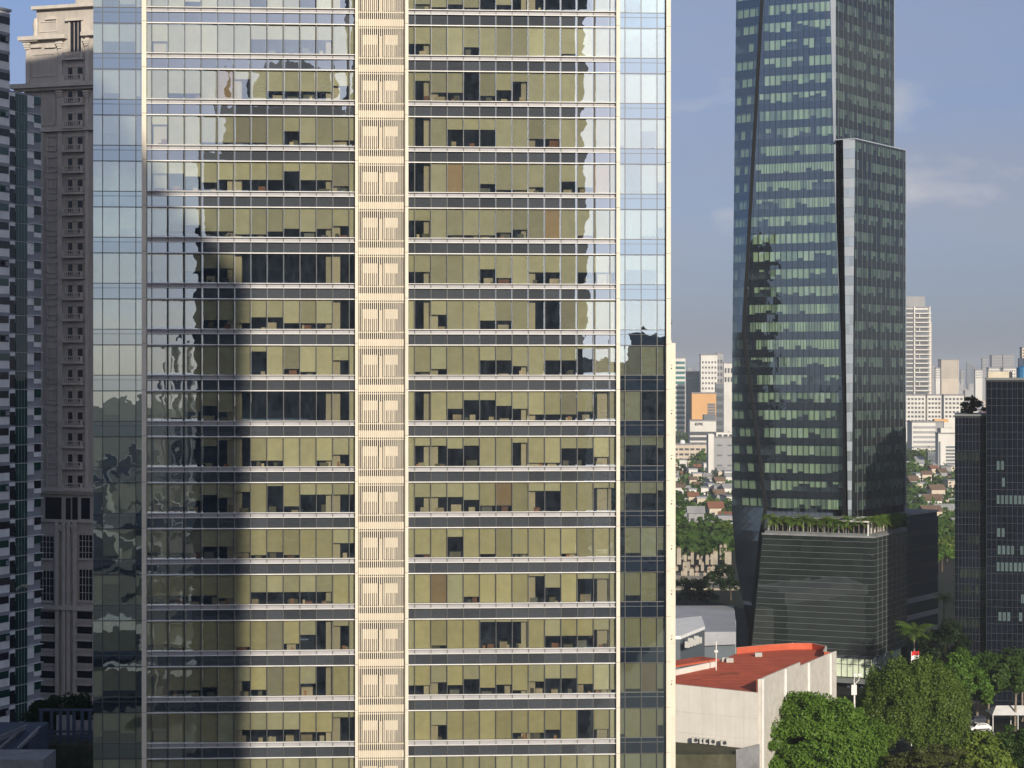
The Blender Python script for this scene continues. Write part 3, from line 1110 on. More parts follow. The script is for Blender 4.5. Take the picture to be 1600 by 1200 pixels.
# lobby under the podium: columns and green glass
fpl.box('lobby_glass', -14, -1.0, -1.2, -1.1, 2.2, 6.6, 'green_blind', gt)
for j in range(11):
    fpl.box('lobby_mullion', -14 + j * 1.3, -13.9 + j * 1.3, -1.1, -1.02, 2.2, 6.6, 'seam_black', gt)
fpl.box('lobby_mullion', -14, -1, -1.1, -1.02, 4.9, 5.0, 'seam_black', gt)
fpl.box('canopy', -16, 1.0, -2.0, 1.6, 1.2, 2.0, 'line_grey', gt)
for j in range(6):
    fpl.box('lobby_column', -15 + j * 3, -14.4 + j * 3, -0.9, -0.3, 0, 1.2, 'slab_dark', gt)
fpr.box('lobby_glass', 1.0, Lp - 1, -1.2, -1.1, 1.0, 6.6, 'green_blind', gt)
for j in range(5):
    fpr.box('lobby_column', 2 + j * 3, 2.7 + j * 3, -0.9, -0.2, 0, 7, 'steel_edge', gt)
fpl.box('lobby_dark', -24, -0.6, -6, -3, 0, 6.5, 'slab_dark', gt)
# terrace: recessed storey, pergola, planters
fpl.box('terrace_storey', pl0 + 1, -9.0, -7.0, -3.0, ZP, ZP + 3.4, 'podium_glass', gt)
fpl.box('terrace_soffit', pl0 + 0.5, -8.5, -7.0, -1.0, ZP + 3.4, ZP + 3.7, 'line_grey', gt)
for j in range(12):
    fpl.box('terrace_post', pl0 + 1 + j * 1.6, pl0 + 1.1 + j * 1.6, -1.2, -1.1, ZP, ZP + 3.4, 'white_metal', gt)
fpr.box('pergola_roof', -0.5, 14, -7.5, -1.0, ZP + 3.0, ZP + 3.3, 'white_metal', gt)
for j in range(7):
    fpr.box('pergola_post', j * 2.2, j * 2.2 + 0.3, -1.4, -1.1, ZP, ZP + 3.0, 'white_metal', gt)
fpl.box('planter', pl0 + 0.4, -0.4, -0.9, -0.1, ZP, ZP + 0.5, 'line_grey', gt)
fpr.box('planter', 0.6, Lp - 0.3, -0.9, -0.1, ZP, ZP + 0.5, 'line_grey', gt)
TER = [(Vector(fpl.pt(pl0 + 1.0 + j * 1.15, -0.5, ZP + 0.5))) for j in range(int((-pl0 - 1) / 1.15))] + \
      [(Vector(fpr.pt(0.8 + j * 1.25, -0.6, ZP + 0.5))) for j in range(int((Lp - 1) / 1.25))]
TER = [MI.inverted() @ p for p in TER]

# annex beside the podium
Ka = P(1417, 590, 478)
La = LL(Ka, 1466, R(34))
ann = thing('glass_annex', 'low black glass annex with pale floor bands right of the podium', 'building', (Ka.x, Ka.y, 0), R(56))
za = zat(806, 478)
box('wall', 0, La, 0.3, 22, 0, za, 'black_glass', ann)
for k in range(9):
    z = za - 1.2 - k * 3.9
    box('glass_sheet', 0.0, La, 0.0, 0.28, z - 2.6, z, 'black_glass', ann)
    box('floor_band', 0.0, La, 0.05, 0.28, z - 3.85, z - 2.65, 'line_grey' if k in (4, 5, 6) else 'side_spandrel', ann)
box('roof', -0.2, La + 0.2, -0.1, 22, za, za + 0.4, 'roof_grey', ann)

# ------------------------------------------------------------------ dark glass block at the right edge
Kd = P(1492, 590, 428)
db = thing('black_glass_block', 'near-black glass office block with stepped roof at the right edge of the view', 'office block', (Kd.x, Kd.y, 0), R(-12.6))
sx = 428 / F
zl, zr_ = zat(650, 428), zat(594, 428)
w1, w2 = 48 * sx, 112 * sx
box('left_body', 0, w1, 0.4, 20, 0, zl, 'seam_black', db)
box('right_body', w1, w2 + 6, -1.6, 24, 0, zr_, 'seam_black', db)
rr = random.Random(4)
fh = 26 * sx
for k in range(30):
    z1 = zl - 0.3 - k * fh
    if z1 > 1:
        for j in range(4):
            x0 = w1 * j / 4
            box('glass_panel', x0 + 0.04, x0 + w1 / 4 - 0.04, 0.3, 0.36, z1 - fh + 0.06, z1, 'black_glass', db)
        box('floor_line', 0, w1, 0.24, 0.3, z1 - 0.06, z1, 'side_spandrel', db)
        if k in (2, 5, 7, 9, 10, 12):
            for j in range(8):
                if rr.random() < 0.7:
                    x0 = 0.3 + j * w1 / 8.3
                    box('window', x0, x0 + w1 / 10, 0.2, 0.29, z1 - 0.62 * fh, z1 - 0.1 * fh, 'podium_glass', db)
    z1 = zr_ - 0.3 - k * fh
    if z1 > 1:
        for j in range(5):
            x0 = w1 + (w2 + 6 - w1) * j / 5
            box('glass_panel', x0 + 0.04, x0 + (w2 + 6 - w1) / 5 - 0.04, -1.7, -1.62, z1 - fh + 0.06, z1, 'black_glass', db)
for v, runs in ((726, [(1555, 1567)]), (752, [(1557, 1573)]), (779, [(1555, 1600)]), (830, [(1556, 1568)]), (857, [(1557, 1580), (1591, 1594)]), (883, [(1555, 1600)]), (960, [(1558, 1575), (1589, 1594)]), (932, [(1592, 1600)])):
    z = zat(v, 428)
    for ua, ub in runs:
        u = ua
        while u < ub:
            x0 = (u - 1492) * sx
            if v == 752 and rr.random() < 0.5:
                u += 6
                continue
            box('window', x0, x0 + 4.6 * sx, -1.80, -1.72, z - 0.9, z + 0.9, 'pale_blind', db)
            u += 6.6
for j in range(1, 9):
    box('mullion', w1 * j / 9 - .03, w1 * j / 9 + .03, 0.22, 0.29, 1, zl, 'rail_dark', db)
for j in range(0, 14):
    x0 = w1 + (w2 + 6 - w1) * j / 14
    box('mullion', x0 - .03, x0 + .03, -1.86, -1.72, 1, zr_, 'rail_dark', db)
for k in range(30):
    for zz0, xa, xb_, ya in ((zl, 0, w1, 0.23), (zr_, w1, w2 + 6, -1.84)):
        z1 = zz0 - 0.3 - k * fh
        if z1 > 1:
            for dz in (0.0, -1.5):
                box('floor_rail', xa, xb_, ya, ya + 0.05, z1 + dz - 0.03, z1 + dz + 0.03, 'rail_dark', db)
box('roof_edge', -0.1, w1, 0.1, 20, zl, zl + 0.4, 'line_grey', db)
box('roof_edge', w1 - 0.1, w2 + 6, -1.9, 24, zr_, zr_ + 0.5, 'line_grey', db)
box('plant_room', (1543 - 1492) * sx, (1580 - 1492) * sx, 6, 14, zr_ + 0.5, zr_ + 1.8, 'cream_infill', db)
solid('blue_tank', (0.05, 0.18, 0.36), 0.4, 0.1, 0.4)
q = MB()
q.tube([((1597 - 1492) * sx, 4, zr_ + 0.5), ((1597 - 1492) * sx, 4, zr_ + 2.6), ((1597 - 1492) * sx, 4, zr_ + 3.0)], [1.5, 1.5, 0.6], 14)
tk = q.build('water_tank', 'blue_tank', db)
box('stair_tower', (1590 - 1492) * sx, (1604 - 1492) * sx, 8, 14, zr_ + .5, zat(560, 440), 'slab_dark', db)

# ------------------------------------------------------------------ white slab just behind the office tower's right edge
Kz = P(1036, 590, 218)
wsb = thing('white_slab_wing', 'tall narrow white concrete wing edge behind the office tower', 'building wing', (Kz.x, Kz.y, 0), A)
wd = 19.6 / F * 218
zz1 = zat(536, 218)
for k in range(22):
    z1 = zz1 - k * 4.0
    if z1 > 0.5:
        box('wall_panel', -14, wd, 0, 16, max(0, z1 - 3.985), z1, 'cream_clad', wsb)
q = MB()
for i in range(4):
    a0, a1 = i * math.pi / 8, (i + 1) * math.pi / 8
    for j in range(12):
        b0, b1 = j * math.pi / 6, (j + 1) * math.pi / 6
        f = lambda a_, b_: (wd - 0.55 + 0.42 * math.cos(a_) * math.cos(b_), 2 + 0.42 * math.cos(a_) * math.sin(b_), zz1 + 0.02 + 0.75 * math.sin(a_))
        q.face([f(a0, b0), f(a0, b1), f(a1, b1), f(a1, b0)])
q.build('dome_lamp', 'white_metal', wsb)
q = MB()
q.tube([(wd - 0.3, 2.6, zz1), (wd - 0.3, 2.6, zz1 + 2.2)], 0.035, 5)
q.build('antenna', 'line_grey', wsb)
for k in range(9):
    z = CAMZ + (CY - (500 + k * 71)) / 17.85
    box('bracket', sE, sE + 0.16, -0.2, -0.12, z, z + 0.05, 'slot_dark', tower)
    box('bracket', sE, sE + 0.12, -0.2, -0.12, z - 0.32, z - 0.2, 'slot_dark', tower)

# ------------------------------------------------------------------ beige classical tower, left, mostly in the office tower's shade
solid('beige_stone', (0.47, 0.43, 0.39), 0.85, 0.10, 0.35, 0.2, bump=0.3, stain_or_fold=0.22, streak=True)
solid('beige_trim', (0.56, 0.515, 0.465), 0.85, 0.10, 0.6, 0.2, stain_or_fold=0.2, streak=True)
solid('dark_window', (0.018, 0.02, 0.024), 0.12, 0.2, 0.5, 0.5)
Kb = P(165, 590, 350)
TB = R(-18)
NB = Vector((-math.sin(R(18)), -math.cos(R(18)), 0))
beige = thing('classical_tower', 'beige stone classical high-rise with rows of balconies left of the office tower', 'high-rise', (Kb.x, Kb.y, 0), TB)
MBI = (Matrix.Translation((Kb.x, Kb.y, 0)) @ Matrix.Rotation(TB, 4, 'Z')).inverted()


def bq(u, v):
    p = MBI @ onplane(u, v, Kb, NB)
    return p.x, p.z


def bbox(name, u0, u1, v0, v1, q0, q1, mat, parent=None):
    """v0 is the upper edge; q: metres in front of the wall (towards the viewer)"""
    um = (u0 + u1) / 2
    return box(name, bq(u0, 590)[0], bq(u1, 590)[0], -q1, -q0, bq(um, v1)[1], bq(um, v0)[1], mat, parent or beige)


xr = bq(165, 590)[0]
zg = 0
for u0, v0, v1 in ((38, 130, 775), (40, 62, 130), (57, 10, 62), (118, -60, 10)):
    bbox('wall', u0, 165, v0, v1, -18, 0, 'beige_stone')
box('wall', bq(62, 0)[0], xr, 0.02, 18, 0, bq(80, 775)[1], 'beige_stone', beige)
for u0, u1, v0, v1, q1 in ((22, 165, 130, 137, 1.5), (26, 165, 137, 141, 0.9), (33, 106, 57, 63, 1.2), (130, 165, 50, 56, 1.0), (53, 165, 8, 13, 1.0), (60, 165, 199, 205, 0.7), (60, 165, 762, 768, 0.9), (60, 165, 768, 772, 0.5),
                           (60, 165, 812, 816, 0.4), (60, 165, 946, 953, 0.8), (36, 62, 60, 66, 0.9)):
    bbox('cornice', u0, u1, v0, v1, 0.0, q1, 'beige_trim')
for u0, u1, v0, v1 in ((91, 98, 141, 762), (134, 139, 141, 762), (64, 68, 205, 762), (92, 98, 63, 130), (134, 140, 56, 130), (42, 47, 66, 130)):
    bbox('pilaster', u0, u1, v0, v1, 0, 0.28, 'beige_trim')
for u, v in ((95, 66), (137, 62), (95, 142), (137, 142), (44, 68), (97, 820), (118, 820)):
    for k in range(3):
        bbox('capital', u - 5 + k * 0.8, u + 5 - k * 0.8, v + k * 3.4, v + 3 + k * 3.4, 0.28, 0.75 - k * 0.12, 'beige_trim')
# tall window under the roof
w = bbox('tall_window', 110.5, 127.5, 34, 81, 0.0, 0.06, 'dark_window')
for u in (108, 128):
    bbox('window_frame', u, u + 2, 32, 82, 0, 0.3, 'beige_trim')
bbox('window_hood', 105, 131, 29, 33, 0, 0.7, 'beige_trim')
for u in (116, 122):
    sub(bbox('glazing_bar', u, u + 0.7, 34, 81, 0.06, 0.12, 'beige_trim'), w)
for u, v in ((81, 26), (58, 70), (80, 70)):
    bbox('arched_hood', u - 8, u + 8, v + 2, v + 5, 0, 0.45, 'beige_trim')
    bbox('arched_hood', u - 5, u + 5, v, v + 2, 0, 0.4, 'beige_trim')
for u0, u1, v0, v1 in ((66, 86, 145, 196), (50, 86, 84, 120), (62, 90, 33, 50)):
    for a in ((u0, u1, v0, v0 + 1.5), (u0, u1, v1 - 1.5, v1), (u0, u0 + 1.5, v0, v1), (u1 - 1.5, u1, v0, v1)):
        bbox('panel_moulding', *a, 0.0, 0.15, 'beige_trim')
# balustrade mesh shared by all balconies
q = MB()
for k in range(10):
    x = -1.55 + k * 0.345
    q.tube([(x, 0, 0.0), (x, 0, 0.25), (x, 0, 0.55), (x, 0, 0.8)], [0.05, 0.10, 0.05, 0.08], 5)
bal_me = q.build('balustrade', 'beige_trim').data
bpy.data.objects.remove(bpy.data.objects['balustrade'])
BV = [87, 122, 158, 194] + [231 + 33.0 * i for i in range(17)]
for v in BV:
    u0, u1 = 101.5, 132.5
    x0, x1 = bq(u0, 0)[0], bq(u1, 0)[0]
    z = bq(117, v + 4)[1]
    bal = box('balcony', x0, x1, -1.0, 0, z - 0.35, z, 'beige_trim', beige)
    sub(box('balcony_rail', x0, x1, -1.0, -0.82, z + 0.8, z + 0.95, 'beige_trim', beige), bal)
    for xx in (x0, x1 - 0.35):
        sub(box('balcony_post', xx, xx + 0.35, -0.98, -0.7, z, z + 0.8, 'beige_trim', beige), bal)
    o = bpy.data.objects.new('balustrade', bal_me)
    o.location = ((x0 + x1) / 2, -0.88, z)
    sub(link(o, beige), bal)
    if v > 90:
        for ua, ub in ((107, 114), (122, 130)):
            xa, xb = bq(ua, 0)[0], bq(ub, 0)[0]
            wf = box('window_frame', xa - 0.12, xb + 0.12, -0.14, 0, z + 0.3, z + 2.3, 'beige_trim', beige)
            sub(box('pane', xa + 0.02, xb - 0.02, -0.18, -0.142, z + 0.32, z + 2.18, 'dark_window', beige), wf)
            sub(box('window_hood', xa - 0.25, xb + 0.25, -0.35, 0, z + 2.32, z + 2.5, 'beige_trim', beige), wf)
for i in range(17):
    v = 212 + 33.0 * i
    for u0, u1 in ((74, 89.5), (63.5, 67)):
        for a in ((u0, u1, v, v + 1.8), (u0, u1, v + 15, v + 16.5), (u0, u1, v + 23, v + 24.5), (u0, u0 + 1.6, v, v + 24), (u1 - 1.6, u1, v, v + 24)):
            bbox('panel_moulding', *a, 0.0, 0.2, 'beige_trim')
# lower storeys
for u0, u1, v0, v1 in ((71, 96, 777, 811), (103, 110.5, 778, 812), (113, 121.5, 777, 812), (127, 140.5, 778, 811), (62, 83.5, 838, 872), (124.5, 144, 836, 872), (62, 83.5, 892, 938), (124.5, 144, 890, 938)):
    wd_ = bbox('window', u0, u1, v0, v1, 0, 0.05, 'dark_window')
    sub(bbox('window_sill', u0 - 1.5, u1 + 1.5, v1, v1 + 3, 0, 0.4, 'beige_trim'), wd_)
    if v0 > 820:
        for k in range(1, 4):
            uu = u0 + (u1 - u0) * k / 4
            sub(bbox('glazing_bar', uu - .4, uu + .4, v0, v1, 0.05, 0.1, 'beige_trim'), wd_)
        for k in range(1, 4):
            vv = v0 + (v1 - v0) * k / 4
            sub(bbox('glazing_bar', u0, u1, vv - .4, vv + .4, 0.102, 0.13, 'beige_trim'), wd_)
for uu in (88, 99, 106, 116):
    bbox('pilaster', uu, uu + 5, 816, 1100, 0.0, 0.45, 'beige_trim')
for i in range(8):
    v = 956 + 23 * i
    for u0, u1 in ((62, 86), (121, 144)):
        bbox('loggia', u0, u1, v, v + 11, 0.0, 0.04, 'dark_window')
        bbox('loggia_slab', u0 - 1, u1 + 1, v + 20, v + 22, 0, 0.9, 'beige_trim')
        bbox('loggia_rail', u0 - 1, u1 + 1, v + 11, v + 12.5, 0.7, 0.9, 'beige_trim')
        x0, x1 = bq(u0, 0)[0], bq(u1, 0)[0]
        o = bpy.data.objects.new('balustrade', bal_me)
        o.location = ((x0 + x1) / 2, -0.8, bq(u0, v + 20)[1])
        o.scale = ((x1 - x0) / 3.4, 1, 1)
        link(o, beige)
q = MB()
xs, zs_ = bq(58, 0)[0], bq(58, 62)[1]
q.tube([(xs, -0.5, zs_), (xs, -0.5, zs_ + 1.2), (xs, -0.5, zs_ + 2.4), (xs, -0.5, zs_ + 3.6)], [0.55, 0.35, 0.5, 0.25], 8)
q.build('finial', 'beige_trim', beige)

# ------------------------------------------------------------------ striped apartment tower, far left
solid('stripe_white', (0.86, 0.85, 0.85), 0.7, 0.10, 0.4, 0.3, stain_or_fold=0.15, streak=True)
solid('stripe_grey', (0.30, 0.31, 0.34), 0.7, 0.10, 0.4, 0.3)
pane_mat('green_glass', (0, 0, 0), 0.08, 0.02, 0.0, 0.5, opaque=(0.016, 0.06, 0.046), tilt=0.01)
Kn = P(13, 590, 327.7)
La_ = LL(Kn, 63, R(25))
apt = thing('striped_apartment_tower', 'white and grey striped apartment tower with dark green windows at the left edge', 'apartment tower', (Kn.x, Kn.y, 0), R(65))


def au(u):
    return LL(Kn, u, R(25))


FA = 2.98
ztop = zat(141, 328)
box('wall', 0, La_, 0, 10, 0, ztop, 'stripe_grey', apt)
rr = random.Random(9)
k = 0
while ztop - k * FA > 4:
    z1 = ztop - 1.2 - k * FA
    box('white_band', -0.02, La_ + .05, -0.10, 0, z1 - 0.25, z1 + 0.95, 'stripe_white', apt)
    box('white_band', au(52), La_ + .06, -0.14, -0.1, z1 - 1.1, z1 - 0.1, 'stripe_white', apt) if k % 2 else box('white_band', au(41.5), au(52), -0.13, -0.1, z1 - 1.0, z1 + 0.3, 'stripe_white', apt)
    box('window', au(14.5), au(22.5), -0.12, 0.02, z1 - 1.75, z1 + 0.35, 'dark_window', apt)  # dark sheet standing in for the shade of a narrow wall recess
    gw = box('window', au(23), au(41), -0.2, 0.0, z1 - 1.9, z1 + 0.9, 'green_glass', apt)
    for j in range(1, 4):
        uu = 23 + 18 * j / 4
        sub(box('glazing_bar', au(uu) - .03, au(uu) + .03, -0.23, -0.2, z1 - 1.9, z1 + 0.9, 'stripe_grey', apt), gw)
    box('window', au(52.5), au(62.5), -0.2, 0.0, z1 - 0.3, z1 + 0.95, 'green_glass' if rr.random() < 0.6 else 'dark_window', apt)
    box('ledge', au(41.5), La_ + .3, -0.45, 0, z1 - 1.98, z1 - 1.9, 'stripe_white', apt)
    k += 1
# nearer, taller wing on the same front
Kq = P(13, 590, 327.6)
apw = thing('striped_apartment_wing', 'taller front wing of the striped apartment tower cut by the left edge', 'apartment tower', (Kq.x, Kq.y, 0), R(65))
zt2 = zat(17, 326.5)
box('wall', -9, 0, -0.25, 9, 0, zt2, 'stripe_white', apw)
k = 0
while zt2 - k * FA > 4:
    z1 = zt2 - 2.2 - k * FA
    box('grey_band', -9, 0.03, -0.30, -0.25, z1 + 1.3, z1 + 1.8, 'stripe_grey', apw)
    gw = box('window', -9, -0.3 if k % 3 else -0.02, -0.34, -0.25, z1 + 0.1, z1 + 1.25, 'dark_window' if rr.random() < .5 else 'green_glass', apw)
    if k % 4 == 1:
        sub(box('open_sash', -1.6, -0.75, -0.9, -0.82, z1 + 0.3, z1 + 1.0, 'stripe_grey', apw), gw)
    k += 1
box('roof_slab', -9, 0.2, -0.5, 9, zt2, zt2 + 0.4, 'stripe_grey', apw)

# ------------------------------------------------------------------ foliage
leaf_mat('leaf_bright', (0.036, 0.10, 0.015), (0.16, 0.27, 0.04))
leaf_mat('leaf_mid', (0.03, 0.068, 0.016), (0.085, 0.15, 0.03))
leaf_mat('leaf_weep', (0.042, 0.09, 0.018), (0.20, 0.265, 0.045))
leaf_mat('leaf_dry', (0.055, 0.072, 0.022), (0.145, 0.155, 0.05))
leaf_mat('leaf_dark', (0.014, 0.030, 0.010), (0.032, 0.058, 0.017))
leaf_mat('leaf_palm', (0.06, 0.13, 0.025), (0.18, 0.27, 0.05))
solid('bark', (0.10, 0.075, 0.055), 0.95, 0.25, 2.0, 0.1)
solid('bark_pale', (0.24, 0.20, 0.16), 0.95, 0.25, 2.0, 0.1)


def leaf_mesh(name, mat, pts, nrm, size, seed, aspect=1.7):
    rs = np.random.RandomState(seed)
    n = len(pts)
    r = rs.normal(size=(n, 3))
    nn = nrm + r * 0.7
    nn /= np.linalg.norm(nn, axis=1, keepdims=True) + 1e-9
    a = np.cross(nn, rs.normal(size=(n, 3)))
    a /= np.linalg.norm(a, axis=1, keepdims=True) + 1e-9
    b_ = np.cross(nn, a)
    s = (size * rs.uniform(0.6, 1.35, size=(n, 1)))
    v = np.stack([pts - a * s * aspect * 0.5, pts + b_ * s * 0.5, pts + a * s * aspect * 0.5, pts - b_ * s * 0.5], 1).reshape(-1, 3)
    me = bpy.data.meshes.new(name)
    me.vertices.add(n * 4)
    me.vertices.foreach_set('co', v.ravel().astype(np.float32))
    me.loops.add(n * 4)
    me.loops.foreach_set('vertex_index', np.arange(n * 4, dtype=np.int32))
    me.polygons.add(n)
    me.polygons.foreach_set('loop_start', np.arange(0, n * 4, 4, dtype=np.int32))
    me.materials.append(MATS[mat])
    me.update(calc_edges=True)
    me.validate()
    return me


def crown_pts(seed, nclump, nleaf, rx, ry, rz, cz, clump_r, flat=0.75, low=-0.45, droop=0.0, rough=0.12):
    rs = np.random.RandomState(seed)
    d = rs.normal(size=(nclump * 3, 3))
    d /= np.linalg.norm(d, axis=1, keepdims=True)
    d = d[d[:, 2] > low][:nclump]
    n = len(d)
    k = rs.uniform(0.55, 1.0, size=(n, 1)) ** 0.5
    lump = 1 + (0.22 if rough > 0.1 else 0.10) * np.sin(d[:, :1] * 4.1 + seed) * np.cos(d[:, 1:2] * 3.7 + seed * 2) + rough * rs.normal(size=(n, 1))
    c = d * k * lump * np.array([[rx, ry, rz]]) + np.array([[0, 0, cz]])
    cr = clump_r * rs.uniform(0.6, 1.3, size=(n, 1))
    idx = rs.randint(0, n, size=nleaf)
    e = rs.normal(size=(nleaf, 3))
    e /= np.linalg.norm(e, axis=1, keepdims=True)
    rad = rs.uniform(0.35, 1.0, size=(nleaf, 1)) ** 0.6
    p = c[idx] + e * rad * cr[idx] * np.array([[1, 1, flat]])
    if droop:
        p[:, 2] -= droop * rs.uniform(0, 1, size=nleaf) ** 1.5
    nr = e * 0.6 + d[idx] * 0.5 + np.array([[0, 0, 0.35]])
    return p, nr, c


def trunk_mesh(parent, mat, h, r, tips, name='trunk', bend=0.2):
    q = MB()
    top = Vector((bend, 0, h))
    q.tube([(0, 0, -0.3), (0.05, 0, h * 0.35), (bend * 0.6, 0.02, h * 0.7), top], [r * 1.25, r, r * 0.8, r * 0.6], 8)
    for t in tips:
        t = Vector(t)
        m = top.lerp(t, 0.5) + Vector((0, 0, 0.06 * (t - top).length))
        q.tube([top - Vector((0, 0, h * 0.12)), m, t], [r * 0.5, r * 0.28, r * 0.08], 5)
    return q.build(name, mat, parent)


def tree(name, label, cat, loc, mat, rx, rz, cz, h, nleaf, nclump, clump_r, size, seed, bark='bark', ry=None, group=None, **kw):
    t = thing(name, label, cat, loc, 0, group)
    p, nr, c = crown_pts(seed, nclump, nleaf, rx, ry or rx, rz, cz, clump_r, **kw)
    o = bpy.data.objects.new('crown', leaf_mesh('crown', mat, p, nr, size, seed))
    link(o, t)
    trunk_mesh(t, bark, h, max(0.12, rx * 0.045), [tuple(x) for x in c[::max(1, len(c) // 9)]][:9])
    return t


def gz(u, d):
    return ((u - CX) / F * d, d, 0)


tree('rain_tree', 'big bright green round-crowned tree in front of the white curved wall', 'tree', gz(1283, 322), 'leaf_bright', 9.6, 9.2, 8.6, 8, 120000, 460, 1.7, 0.30, 3, low=-0.7, rough=0.06)
tree('weeping_tree', 'large weeping olive-green tree with drooping sprays beside the red and white flag', 'tree', gz(1428, 356), 'leaf_weep', 9.2, 8.0, 11.0, 9, 120000, 460, 1.3, 0.26, 5, droop=2.6, flat=1.15, low=-0.55, rough=0.06)
tree('flat_needle_tree', 'brownish feathery tree with flat tiers of branches in front of the weeping tree', 'tree', gz(1452, 312), 'leaf_dry', 6.0, 6.0, 6.0, 8, 20000, 90, 1.5, 0.22, 8, flat=0.2)
tree('courtyard_tree', 'mid-green leafy tree right behind the weeping tree', 'tree', gz(1503, 392), 'leaf_bright', 5.2, 4.8, 9.0, 7, 14000, 100, 1.3, 0.38, 11)
tree('courtyard_tree', 'slim-stemmed dark tree standing left of the parked cars', 'tree', gz(1544, 398), 'leaf_mid', 4.6, 4.4, 9.8, 7, 12000, 90, 1.3, 0.36, 12, bark='bark_pale')
tree('courtyard_tree', 'dark spreading tree above the white tent roof', 'tree', gz(1586, 394), 'leaf_mid', 5.5, 4.6, 10.5, 8, 14000, 100, 1.3, 0.36, 13, bark='bark_pale')
tree('courtyard_tree', 'yellow-green bushy tree at the bottom right below the cars', 'tree', gz(1548, 330), 'leaf_weep', 5.2, 4.0, 6.2, 4, 14000, 100, 1.2, 0.34, 14)
tree('courtyard_tree', 'low olive bush between the big round tree and the bottom edge', 'bush', gz(1400, 316), 'leaf_dry', 4.5, 3.4, 5.0, 3, 10000, 70, 1.2, 0.30, 15)
tree('courtyard_tree', 'dull green tree filling the bottom right corner', 'tree', gz(1605, 328), 'leaf_mid', 4.6, 3.6, 8.0, 4, 12000, 90, 1.2, 0.32, 16)
tree('courtyard_tree', 'small yellowish shrub right of the feathery tree', 'shrub', gz(1500, 318), 'leaf_dry', 3.0, 2.6, 5.2, 3, 3500, 30, 1.0, 0.24, 17)
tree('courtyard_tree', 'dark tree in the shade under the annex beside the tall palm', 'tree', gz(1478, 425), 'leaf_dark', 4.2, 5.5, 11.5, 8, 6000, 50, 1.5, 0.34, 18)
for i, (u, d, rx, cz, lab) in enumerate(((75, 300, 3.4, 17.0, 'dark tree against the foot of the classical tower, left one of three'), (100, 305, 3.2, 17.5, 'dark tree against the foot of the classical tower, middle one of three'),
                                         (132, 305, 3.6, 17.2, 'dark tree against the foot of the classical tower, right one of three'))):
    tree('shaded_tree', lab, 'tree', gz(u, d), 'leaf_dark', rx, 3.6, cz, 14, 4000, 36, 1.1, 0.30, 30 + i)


def frond_mesh(mat, n, L, drop, seed, up=0.5, w=0.42, name='fronds'):
    rs = random.Random(seed)
    q = MB()
    for i in range(n):
        az = 2 * math.pi * i / n + rs.uniform(-.2, .2)
        el = rs.uniform(-0.25, up + 0.75)
        Li = L * rs.uniform(0.8, 1.1)
        dirv = Vector((math.cos(az), math.sin(az), 0))
        pts = []
        for k in range(7):
            f = k / 6
            pts.append(dirv * (Li * f * math.cos(el * (1 - f * 0.5))) + Vector((0, 0, Li * f * math.sin(el) - drop * f * f * Li)))
        side = Vector((-math.sin(az), math.cos(az), 0))
        for k in range(6):
            for sgn in (-1, 1):
                for j in range(2):
                    f = (k + j * 0.5) / 6
                    p0 = pts[k].lerp(pts[k + 1], j * 0.5)
                    p1 = pts[k].lerp(pts[k + 1], j * 0.5 + 0.36)
                    ww = w * Li * 0.42 * math.sin(math.pi * min(0.97, 0.12 + f * 0.85))
                    tip = p0.lerp(p1, 0.8) + side * sgn * ww + Vector((0, 0, -ww * 0.45)) + dirv * ww * 0.5
                    q.face([p0, p1, tip])
        for k in range(6):
            q.face([pts[k] - side * 0.03, pts[k] + side * 0.03, pts[k + 1] + side * 0.02, pts[k + 1] - side * 0.02])
    o = q.build(name, mat)
    me = o.data
    bpy.data.objects.remove(o)
    return me


def palm(label, loc, h, L, n, mat, seed, drop=0.55, group=None):
    t = thing('palm_tree', label, 'palm tree', loc, 0, group)
    o = bpy.data.objects.new('fronds', frond_mesh(mat, n, L, drop, seed, 0.5, 0.7))
    o.location = (0.1, 0, h)
    link(o, t)
    q = MB()
    q.tube([(0, 0, -.3), (0.05, 0, h * .5), (0.1, 0, h)], [0.26, 0.2, 0.17], 7)
    q.build('trunk', 'bark_pale', t)
    return t


palm('tall palm with arching fronds in front of the annex and left of the black block', gz(1428, 428), zat(988, 428), 5.2, 30, 'leaf_palm', 1)
palm('stocky grey-green palm with a dense round head before the black block', gz(1527, 412), zat(1038, 412), 4.0, 34, 'leaf_mid', 2, 0.4)
palm('dry brownish palm at the right edge before the black block', gz(1597, 405), zat(1040, 405), 3.4, 24, 'leaf_dry', 3, 0.7)
palm('shaded palm with a bright tuft between the annex and the black block', gz(1474, 440), zat(935, 440), 3.0, 20, 'leaf_palm', 4)
# palms along the podium terrace
ter_me = [frond_mesh('leaf_palm', 15, 2.2, 0.5, 40 + i, 0.6, 0.75) for i in range(4)]
q = MB()
q.tube([(0, 0, -0.1), (0, 0, 1.0), (0, 0, 2.1)], [0.10, 0.08, 0.07], 5)
to = q.build('trunk', 'bark_pale')
ter_tr = to.data
bpy.data.objects.remove(to)
rr = random.Random(2)
for i, p in enumerate(TER):
    nL = sum(1 for _ in range(int((-pl0 - 1) / 1.15)))
    side, num = ('front', i + 1) if i < nL else ('right-hand', i + 1 - nL)
    suf = 'th' if 10 <= num % 100 <= 20 else {1: 'st', 2: 'nd', 3: 'rd'}.get(num % 10, 'th')
    t = thing('terrace_palm', 'small terrace palm, %d%s from left along the %s edge of the podium' % (num, suf, side), 'palm tree', p, rr.uniform(0, 6), 'palms lining the podium terrace')
    h = rr.uniform(0.8, 1.25)
    a = bpy.data.objects.new('fronds', ter_me[i % 4])
    a.location = (0, 0, 2.4 * h)
    link(a, t)
    c = bpy.data.objects.new('trunk', ter_tr)
    c.scale = (1, 1, h * 1.15)
    link(c, t)

